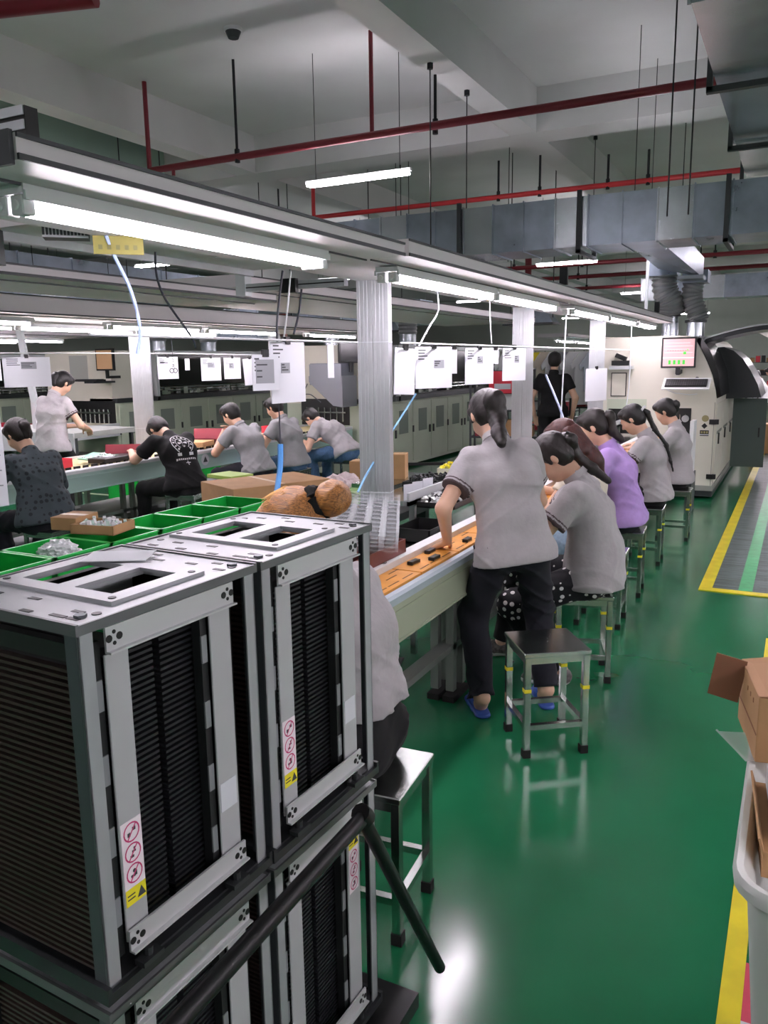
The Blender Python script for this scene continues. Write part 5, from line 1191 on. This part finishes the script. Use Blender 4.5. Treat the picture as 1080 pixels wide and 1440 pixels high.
    S += [cap(P-X*.075*W*s-d1*.03-F1*.012, P+X*.075*W*s-d1*.03-F1*.012, ((.118 if stand else .132)+belly*.6)*s, k=.05), cap(P+d1*.12*s-R1*.05*s-F1*.01, P+d1*.12*s+R1*.05*s-F1*.01, (.108+belly)*s, k=.07), cap(M-R2*.065*s*W+d2*.06, M+R2*.065*s*W+d2*.06, .112*s, k=.07),
          cap(N-d2*.065*s-R2*(.105 if stand else .118)*s*W, N-d2*.065*s+R2*(.105 if stand else .118)*s*W, .064*s, k=.06), cap(N-d2*.05*s, N+nd*.012, .066*s, .058*s, k=.03)]
    if stand: S.append(cap(P-X*.07*W*s-d1*.10, P+X*.07*W*s-d1*.10, .120*s, k=.05))
    cf = {}
    for q in (-1, 1):
        ua = nrm(el[q]-sh[q]); fa = nrm(wr[q]-el[q])
        if sleeve <= 1.02:
            e = sh[q]+ua*.275*s*sleeve; cf[q] = (e, ua); S.append(cap(sh[q]-ua*.01, e+ua*.03, .060*s*W*sleeve_r, .063*s*W*sleeve_r, k=.03, cuts=[(e, ua)]))
        else:
            e = el[q]+fa*.235*s*(sleeve-1); cf[q] = (e, fa); S += [cap(sh[q], el[q], .060*s*W, .052*s*W, k=.03), cap(el[q], e+fa*.03, .050*s*W, .042*s*W, k=.02, cuts=[(e, fa)])]
    def mf(c):
        m = np.zeros(len(c), int)
        for q in (-1, 1):
            e, ua = cf[q]; d = (c-e)@ua; rad = np.linalg.norm(c-e-np.outer(d, ua), axis=1); m[(d > -.012) & (rad < .085*s)] = 1; m[(d > -.028) & (d < -.021) & (rad < .085*s)] = 1
        return m
    hv = vox*.85 if vox < .009 else vox
    shirt = sdf_mesh('shirt', S, hv, [top, CUFF], T, gcuts=[(hem, -d1)], folds=(.0022*fold, 26, sd), matfn=mf if cuff else None)
    if collar:
        mb = MB(); ring(mb, N+nd*.022, nrm(nd*1.+u*.2), .060*s, .006, h=.032, flare=.006); mb.build('collar', top, T, smooth=True)
    # trousers
    if legs:
        Q = [cap(P-X*.07*W*s-V3(0, 0, .015), P+X*.07*W*s-V3(0, 0, .015), .105*s, k=.04, cuts=[(P+d1*.07, d1)])]
        if shirt_hem < 0: Q += [cap(P-X*.055*s, P-X*.055*s+d1*.13, .102*s, .095*s, k=.04), cap(P+X*.055*s, P+X*.055*s+d1*.13, .102*s, .095*s, k=.04)]
        for q in (-1, 1):
            sa = nrm(an[q]-kn[q]); e = an[q]-sa*.015
            Q += [cap(hj[q]-V3(0, 0, .004), kn[q], .094*s*W, .070*s, k=.04), cap(kn[q], e+sa*.03, .069*s, .055*s, k=.03, cuts=[(e, sa)])]
        fn = None; ms = [pants]
        if lm is not None:
            ms = [pants, lm]; kz = min(kn[-1][2], kn[1][2])-.0
            fn = lambda c: (c[:, 2] < kz-.06).astype(int)
        sdf_mesh('trousers', Q, vox, ms, T, folds=(.0025*fold, 24, sd+3), matfn=fn)
        for q in (-1, 1):
            A = an[q]; zf = A[2]-.08
            if shoe == 'slipper':
                sdf_mesh('slipper', [cap(A+V3(0, .075, -.045)*s, A+V3(q*.008, .135, -.05)*s, .043*s, .036*s, k=.02)], .007, SLIP, T, gcuts=[(V3(0, 0, zf+.004), V3(0, 0, -1)), (A+V3(0, .055, 0), V3(0, -1, .1))])
                sdf_mesh('slipper_sole', [cap(A+V3(0, -.02, -.08)*s, A+V3(q*.01, .16, -.08)*s, .038*s, .045*s, k=.02)], .007, SLIP, T, gcuts=[(V3(0, 0, zf), V3(0, 0, -1)), (V3(0, 0, zf+.018), V3(0, 0, 1))])
            else:
                vx = .009 if vox < .011 else .013
                sdf_mesh('shoe', [cap(A+V3(0, -.015, -.03)*s, A+V3(0, .04, -.035)*s, .046*s, .044*s, k=.02), cap(A+V3(0, .05, -.045)*s, A+V3(q*.008, .155, -.058)*s, .042*s, .034*s, k=.02)], vx, [SNEAK if shoe == 'sneaker' else (SOLE if shoe == 'white' else BLACK), SOLE], T,
                         gcuts=[(V3(0, 0, zf), V3(0, 0, -1))], matfn=lambda c: (c[:, 2] < zf+.026).astype(int))
    # hair
    if hair:
        cut = [(hpnt(0, .058, -.10), f*1.0-u*.30)]
        Hh = [ell(hpnt(0, -.016, .036), (.084*s, .098*s, .086*s), HR, k=.01, cuts=[(hpnt(0, .060, .03), f-u*.55), (hpnt(0, -.0, -.045), -u*1.+f*.55)])]
        Hh += [ell(hpnt(0, -.035, -.01), (.078*s, .072*s, .080*s), HR, k=.02, cuts=[(hpnt(0, .0, 0), f*1.)])]
        Hh += [ell(hpnt(0, .048, .075), (.062*s, .040*s, .032*s), HR, k=.02)]
        for q in (-1, 1): Hh.append(cap(hpnt(q*.070, .028, .045), hpnt(q*.074, .022, -.018), .014*s, .008*s, k=.012))
        gc = []
        if hair == 'short': Hh += [ell(hpnt(0, .035, .082), (.070*s, .055*s, .035*s), HR, k=.02), ell(hpnt(0, .070, .055), (.055*s, .024*s, .022*s), HR, k=.015)]
        ho = sdf_mesh('hair', Hh, min(vox, .009), hairm, T, folds=(.0016, 120, sd), gcuts=gc)
        if hair == 'pony' or hair == 'braid':
            st_ = hpnt(0, -.10, .030)
            pts = hairpts or [(0, -.04, -.02), (0, -.05, -.12), (0, -.03, -.24)]
            pts = [st_]+[st_+np.array(p_, float) for p_ in pts]; Pn = []
            for i in range(1, len(pts)):
                dz_ = (pts[i]-N)@d2; q0 = N+d2*min(max(dz_, -.3), .02); back = -F2
                need = .128*s if dz_ < .0 else .128*s*max(0, 1-(dz_-.0)/.10)
                got = (pts[i]-q0)@back
                if got < need: pts[i] = pts[i]+back*(need-got)
            for i in range(len(pts)-1):
                th0 = (.030, .036, .032, .026, .020, .014)[min(i, 5)]*s*tail*(.62 if hair == 'braid' else 1); th1 = (.036, .032, .022, .018, .012, .008)[min(i, 5)]*s*tail*(.62 if hair == 'braid' else 1)
                Pn.append(cap(pts[i], pts[i+1], th0, th1, k=.02))
            sdf_mesh('ponytail', Pn, min(vox, .009), hairm, T, folds=(.002, 90, sd))
            mb = MB(); ring(mb, st_+f*-.004, nrm(pts[1]-st_), .024*s, .012, h=.018, flare=0); mb.build('hair_tie', BLACK if hair == 'pony' else mat('white_hair_tie', '#cfcfd4', .6), T, smooth=True)
        if hair == 'bun':
            c = hpnt(0, -.145, .018); sdf_mesh('hair_bun', [ell(c, (.062*s, .055*s, .052*s), HR, k=.01), cap(c-r*.025-u*.01, c+r*.028+u*.012, .032, .03, k=.012)], .005, hairm, T, folds=(.0022, 95, 4))
            mb = MB(); pts = [hpnt(.034*math.cos(a), -.103, .030+.036*math.sin(a)) for a in np.linspace(0, 2*PI, 26)]
            mb.tube(pts, [.019+.004*math.sin(k*1.9) for k in range(26)], 8); mb.build('scrunchie', mat('black_velvet', '#0c0c0d', .95), T, smooth=True)
            mb = MB(); rnd = random.Random(1)
            for k in range(120):
                a = rnd.uniform(-.3, 3.4); e0 = hpnt(.070*math.cos(a), .0+.03*rnd.random(), .045+.080*math.sin(a)); e1 = hpnt(.030*math.cos(a), -.100, .030+.032*math.sin(a)); mid = (e0+e1)/2+(u*math.sin(a)+r*math.cos(a))*.026
                mb.tube([e0, mid, e1], .0013, 4)
            o = mb.build('hair_strands', mat('blond_strand', '#d4a566', .4), T); o['kind'] = 'stuff'
        if hair == 'long':
            Pn = [cap(hpnt(q*.045, -.05, .02), hpnt(q*.06, -.075, -.12), .045*s, .038*s, k=.04) for q in (-1, 1)]+[cap(hpnt(0, -.075, 0), N-F2*.09+d2*-.02, .055*s, .05*s, k=.04), cap(N-F2*.075, N-F2*.10-d2*.12, .05*s, .03*s, k=.04)]
            sdf_mesh('long_hair', Pn, min(vox, .009), hairm, T, folds=(.002, 80, sd))
    T['_'] = 0; del T['_']
    return T, dict(N=N, M=M, P=P, shirt=shirt, sh=sh, el=el, wr=wr, H=H)
HW = {-1: (-.13, .40, .80), 1: (.12, .42, .82)}
R90 = PI/2
# near line, from the camera outwards
person('woman with a blond bun and black scrunchie, mostly hidden behind the racks, grey polo', (-1.075, 1.91, 0), R90+.1, hz=.56, lean=(0, 16), head=(33, 14, 0), hair='bun', hairm=HAIRG, vox=.009, hands={-1: (-.12, .40, .80), 1: (.14, .42, .80)}, gender='f', belly=.0, shirt_hem=-.10)
pw_, inf = person('standing woman with dark ponytail leaning on the conveyor, grey polo and black trousers', (-1.11, 3.44, 0), .55, stand=True, hz=.80, lean=(6, 24), side=-7, head=(38, 10, 0), s=1.0, vox=.0065, hair='pony', hairm=HAIRD,
       hands={-1: (-.29, .10, .80), 1: (.12, .42, .86)}, feet={-1: (-.15, -.04, .08), 1: (.17, .02, .08)}, shoe='slipper', handpose='press', hairpts=[(0, -.045, -.01), (.01, -.06, -.09), (.0, -.04, -.20), (.0, -.02, -.27)], elbow={-1: (-.5, -.8, 0), 1: (.6, -.3, -.8)}, sleeve=.60, sleeve_r=1.08, pants=NAVYC, tail=1.3)
person('seated woman in grey polo and black polka dot trousers with a long ponytail', (-.89, 4.05, 0), R90+.12, lean=(0, 18), head=(44, 8, 0), vox=.007, hair='pony', hairm=HAIRD, s=1.03, belly=.03,
       hairpts=[(0, -.03, -.01), (.02, -.05, -.08), (.03, -.07, -.18), (.04, -.08, -.26)], pants=POLKA, lm=BLACKC, hands={-1: (-.12, .44, .80), 1: (.10, .46, .82)}, feet={-1: (-.22, .12, .08), 1: (.1, .48, .08)}, sleeve=.62, sleeve_r=1.12)
person('woman with long reddish brown hair, beige top and pale jeans, behind the polka dot woman', (-1.09, 4.93, 0), R90+.05, lean=(5, 16), head=(30, 4, 0), vox=.010, hair='long', hairm=HAIRR, top=BEIGE, cuff=False, pants=JEANL, collar=False, hands=HW)
person('woman in a lilac polo with a dark ponytail, seated third in the row', (-1.03, 5.66, 0), R90+.05, lean=(6, 22), head=(28, 4, 0), vox=.009, hair='pony', hairm=HAIRD, top=LILAC, cuff=False, s=1.04,
       hairpts=[(0, -.03, .0), (.0, -.05, -.10), (.0, -.03, -.20)], hands=HW, pants=NAVYC)
person('seated woman in grey polo with a long thin plait down her back', (-1.0, 6.76, 0), R90, lean=(4, 16), head=(34, 0, 0), vox=.010, hair='braid', hairm=HAIRB,
       hairpts=[(0, -.05, -.03), (.02, -.08, -.16), (.03, -.09, -.32), (.03, -.07, -.46), (.03, -.05, -.56)], hands=HW)
person('woman in grey polo with a hair bow, last of the row before the machine', (-.95, 7.78, 0), R90-.02, lean=(0, 9), head=(30, 0, 0), vox=.012, hair='pony', hairm=HAIRB, hairpts=[(0, -.02, -.01), (0, -.02, -.06)], hands=HW, shoe='white', s=.98)
# second line
person('woman in slate dotted blouse seen from behind at the left picture edge', (-4.87, 4.02, 0), R90-.25, lean=(10, 22), head=(40, 15, 0), vox=.011, hair='pony', hairm=HAIRD, hairpts=[(0, -.03, -.02), (0, -.03, -.09)], top=DARKDOT, cuff=False, pants=NAVYC, collar=False, sleeve=1.5, s=1.03, belly=.02, hands=HW)
pm, im = person('man in black tee with white horseshoe emblem bending over the conveyor', (-5.02, 5.72, 0), R90-.25, lean=(10, 40), head=(66, 0, 0), neckfwd=.5, vox=.010, hair='short', top=BLACKC, cuff=False, gender='m', collar=False, hands={-1: (-.16, .62, .82), 1: (.14, .60, .82)}, s=1.04, feet={-1: (-.14, .50, .08), 1: (.1, .45, .08)}, sleeve=.62)
person('man in grey top with thick black hair holding a small part', (-5.02, 6.85, 0), R90-.1, lean=(16, 34), head=(34, 6, 0), vox=.011, hair='short', top=GREYD, cuff=False, gender='m', hands={-1: (-.10, .38, .90), 1: (.05, .38, .92)}, s=1.02, pants=NAVYC)
person('man in darker grey shirt and blue jeans partly behind the big white sheet', (-5.02, 7.55, 0), R90, lean=(6, 24), head=(30, 0, 0), vox=.012, hair='short', top=GREYD, cuff=False, gender='m', pants=JEANS, hands=HW, s=1.02)
person('man in grey shirt and jeans bent low beside the nearest post', (-4.95, 8.6, 0), R90-.1, lean=(34, 58), head=(62, 0, 0), vox=.012, hair='short', top=GREY, cuff=False, gender='m', pants=JEANS, hands={-1: (-.16, .52, .66), 1: (.16, .5, .66)}, s=1.05)
person('woman in grey polo standing on the far side of the second conveyor', (-7.1, 6.05, 0), .15, stand=True, hz=.82, lean=(2, 12), head=(40, -20, 0), vox=.011, hair='pony', hairm=HAIRB, hairpts=[(0, -.02, -.02), (0, -.02, -.1)], hands={-1: (.04, .34, .98), 1: (.20, .32, .96)}, s=1.07, shoe='black')
# man in black by the garments
person('person in black polo and cap seen from behind near the hanging garments', (-3.05, 11.1, 0), .15, stand=True, hz=.93, lean=(0, 4), head=(5, 0, 0), vox=.013, hair='short', top=BLACKC, cuff=False, gender='m', s=1.06, hands={-1: (-.26, .05, .86), 1: (.26, .05, .86)}, shoe='black')
# distant workers at far right
person('distant worker in white at the far end of the aisle, nearer one', (-.75, 21, 0), R90, vox=.02, lean=(5, 15), hz=.6, hair='short', top=WHITEP, cuff=False, hands=HW, faced=False)
person('distant worker in pale shirt at the far end of the aisle, farther one', (-.6, 24.5, 0), R90, vox=.02, lean=(5, 12), hz=.62, hair='short', top=BEIGE, cuff=False, hands=HW, faced=False)

# emblem on the black tee, laid on the cloth
def decal(vs, fs, shirt, c, X_, Y_, nn, name, m, parent, off=.003):
    bvh = BVHTree.FromPolygons([v.co.copy() for v in shirt.data.vertices], [tuple(p.vertices) for p in shirt.data.polygons])
    out = []
    for (a, b) in vs:
        a *= 1.2; b *= 1.2; p = Vector(c+X_*a+Y_*b+nn*.25); h = bvh.ray_cast(p, -Vector(nn)); out.append(tuple((h[0] if h[0] is not None else p-Vector(nn)*.25)+Vector(nn)*off))
    mb = MB(); mb.add(out, fs); return mb.build(name, m, parent)
ax_ = nrm(im['N']-im['M']); Rr = V3(1, 0, 0); nn = nrm(np.cross(Rr, ax_)); nn = nn if nn[1] < 0 else -nn
cc = im['M']+ax_*.085
vs = []; fs = []
def arcband(r0, r1, a0, a1, n=26, cx=0, cy=0):
    o = len(vs)
    for i in range(n+1):
        t = math.radians(a0+(a1-a0)*i/n); vs.append((cx+r0*math.cos(t), cy+r0*math.sin(t))); vs.append((cx+r1*math.cos(t), cy+r1*math.sin(t)))
    for i in range(n): fs.append((o+2*i, o+2*i+1, o+2*i+3, o+2*i+2))
def rect(x0, x1, y0, y1, sub=1):
    o = len(vs); vs.extend([(x0, y0), (x1, y0), (x1, y1), (x0, y1)]); fs.append((o, o+1, o+2, o+3))
arcband(.086, .092, -55, 235); arcband(.052, .057, -50, 230)
for k in range(11):
    a = -45+27*k; t = math.radians(a); arcband(.064, .080, a-6+3*(k % 2), a+5, 3)
for k in range(4):
    t = k*PI/2; ux, uy = math.cos(t), math.sin(t); o = len(vs)
    vs.extend([(0, 0), (ux*.034-uy*.012, uy*.034+ux*.012), (ux*.042, uy*.042), (ux*.034+uy*.012, uy*.034-ux*.012)]); fs.append((o, o+1, o+2, o+3))
for q in (-1, 1): rect(q*.052-.018, q*.052+.018, -.098, -.078)
for k in range(10): rect(-.09+k*.018, -.09+k*.018+.012, -.130, -.116)
rect(-.02, .02, -.160, -.153); rect(-.004, .004, -.176, -.140)
dp_ = decal(vs, fs, im['shirt'], cc, Rr, ax_, nn, 'back_emblem', mat('emblem_white', '#c9cacc', .8), pm)

# ------------------------------------------------------------------ garments, shelves and clutter at the back
t = thing('garment_rail', 'white rail of hanging clothes behind the second post', 'rail', (-3.2, 12.4, 0))
MB().cyl((-1.1, 0, 1.78), (.55, 0, 1.78), .02, 8).cyl((-1.1, 0, 0), (-1.1, 0, 1.78), .02, 8).cyl((.55, 0, 0), (.55, 0, 1.78), .02, 8).build('rail_frame', WHITEP, t, smooth=True)
GN = ['white', 'pale blue', 'white', 'yellow', 'beige', 'white', 'grey', 'white']
GC = [WHITEP, mat('cloth_pale_blue', '#c3ccd6', .8), WHITEP, YELS, BEIGE, WHITEP, mat('cloth_grey', '#9b9ea3', .8), WHITEP]
for i in range(11):
    x = -4.15+i*.15; m = GC[i % 8]; g = thing('hanging_garment', ('yellow garment on the white rail' if m is YELS else GN[i % 8]+' garment hanging on the white rail'), 'garment', (x, 12.4, 1.0), .5+.1*(i % 3), None if m is YELS else 'garments on the white rail')
    h = .62+.1*(i % 3); z1 = .76
    MB().prism([(-.14, z1-h), (.14, z1-h), (.15, z1-.25), (.20, z1-.3), (.22, z1-.22), (.08, z1-.02), (-.08, z1-.02), (-.22, z1-.22), (-.20, z1-.3), (-.15, z1-.25)], 'y', -.02, .02).build('cloth', m, g, bevel=.008)
    MB().tube([(0, 0, z1-.03), (0, 0, z1), (.02, 0, z1+.02), (0, 0, z1+.035)], .004, 5).build('hanger_hook', IRON, g)
def shelf_rack(x, y, rz, label, w_=1.2, h_=1.5, seed=1):
    t = thing('storage_shelf', label, 'shelf', (x, y, 0), rz)
    for sx in (-w_/2, w_/2):
        for sy in (-.2, .2): B(sx-.015, sx+.015, sy-.015, sy+.015, 0, h_).build('upright', DKSTEEL, t)
    rnd = random.Random(seed)
    for k in range(4):
        z = .1+k*(h_-.1)/3.2; B(-w_/2, w_/2, -.21, .21, z, z+.025).build('shelf_board', DKSTEEL, t)
        a = -w_/2+.05
        while a < w_/2-.2:
            l = rnd.uniform(.12, .3); bx = thing('storage_box', 'box standing on a storage shelf at the back', 'box', (0, 0, 0), 0, 'boxes on the storage shelves'); bx.location = Matrix.Rotation(rz, 3, 'Z') @ Vector((a+l/2, 0, 0))+Vector((x, y, z+.025)); bx.rotation_euler.z = rz
            hh = rnd.uniform(.1, .24); B(-l/2+.01, l/2-.01, -.15, .12, 0, hh).build('box_body', rnd.choice([CARD, MAROON, BLACK, WHITEP, REDP, mat('grey_top', '#9da09c', .5)]), bx); B(-l/2+.005, l/2-.005, -.155, .125, hh, hh+.012).build('box_lid', rnd.choice([CARD, WHITEP, DKSTEEL]), bx)
            a += l+.02
    return t
shelf_rack(-3.9, 11.6, .2, 'dark storage shelf behind the second post', 1.0, 1.35, 1)
shelf_rack(-2.85, 13.2, .1, 'dark storage shelf left of the monitor machine', .9, 1.3, 2)
shelf_rack(-5.0, 17.2, .0, 'distant storage shelf between the machines', 1.6, 1.5, 3)
shelf_rack(-.9, 31.5, .0, 'distant storage shelf at the end of the aisle', 1.6, 1.5, 4)
t = thing('red_notice', 'red notice board with white picture behind the second post', 'sign', (-3.85, 11.35, 1.15), .2); B(-.22, .22, -.01, .01, 0, .32).build('board', REDP, t); B(-.14, .1, -.014, -.01, .06, .14).build('white_panel', PAPER, t)
# rows of far sheets at the end of aisle
for i in range(14):
    y = 14.5+i*1.0
    sheet(-.28, y, 1.83, .34, .42, PI/2-.2, 'white sheet among those hanging far away beyond the black hood', None, clip=False)
for o in list(bpy.data.objects):
    if o.get('label', '').startswith('white sheet among those'): o['group'] = 'far sheets beyond the black hood'
C4 = conveyor('distant conveyor at the end of the aisle', .75, 14.5, 30, .7, (16, 20, 24, 28))
C5 = conveyor('middle distance conveyor feeding the black hood machine', -1.35, 15.4, 26, .7, (17, 21, 25))
bin_(-2.0, 8.9, .0, .5, .5, .5, mat('grey_bin', '#8b8e8c', .6), 'grey floor bin by the machine under the line')
carton(-.5, 15.2, 0, .4, .35, .5, .1, 'cardboard box standing far down the aisle')
t = thing('white_board_panel', 'white flat panel standing by the last stool', 'panel', (-.98, 9.0, .42)); B(-.02, .02, -.05, .2, 0, .55).build('panel_sheet', WHITEP, t); B(-.03, .03, -.1, .25, -.42, 0).build('stand', DKSTEEL, t)
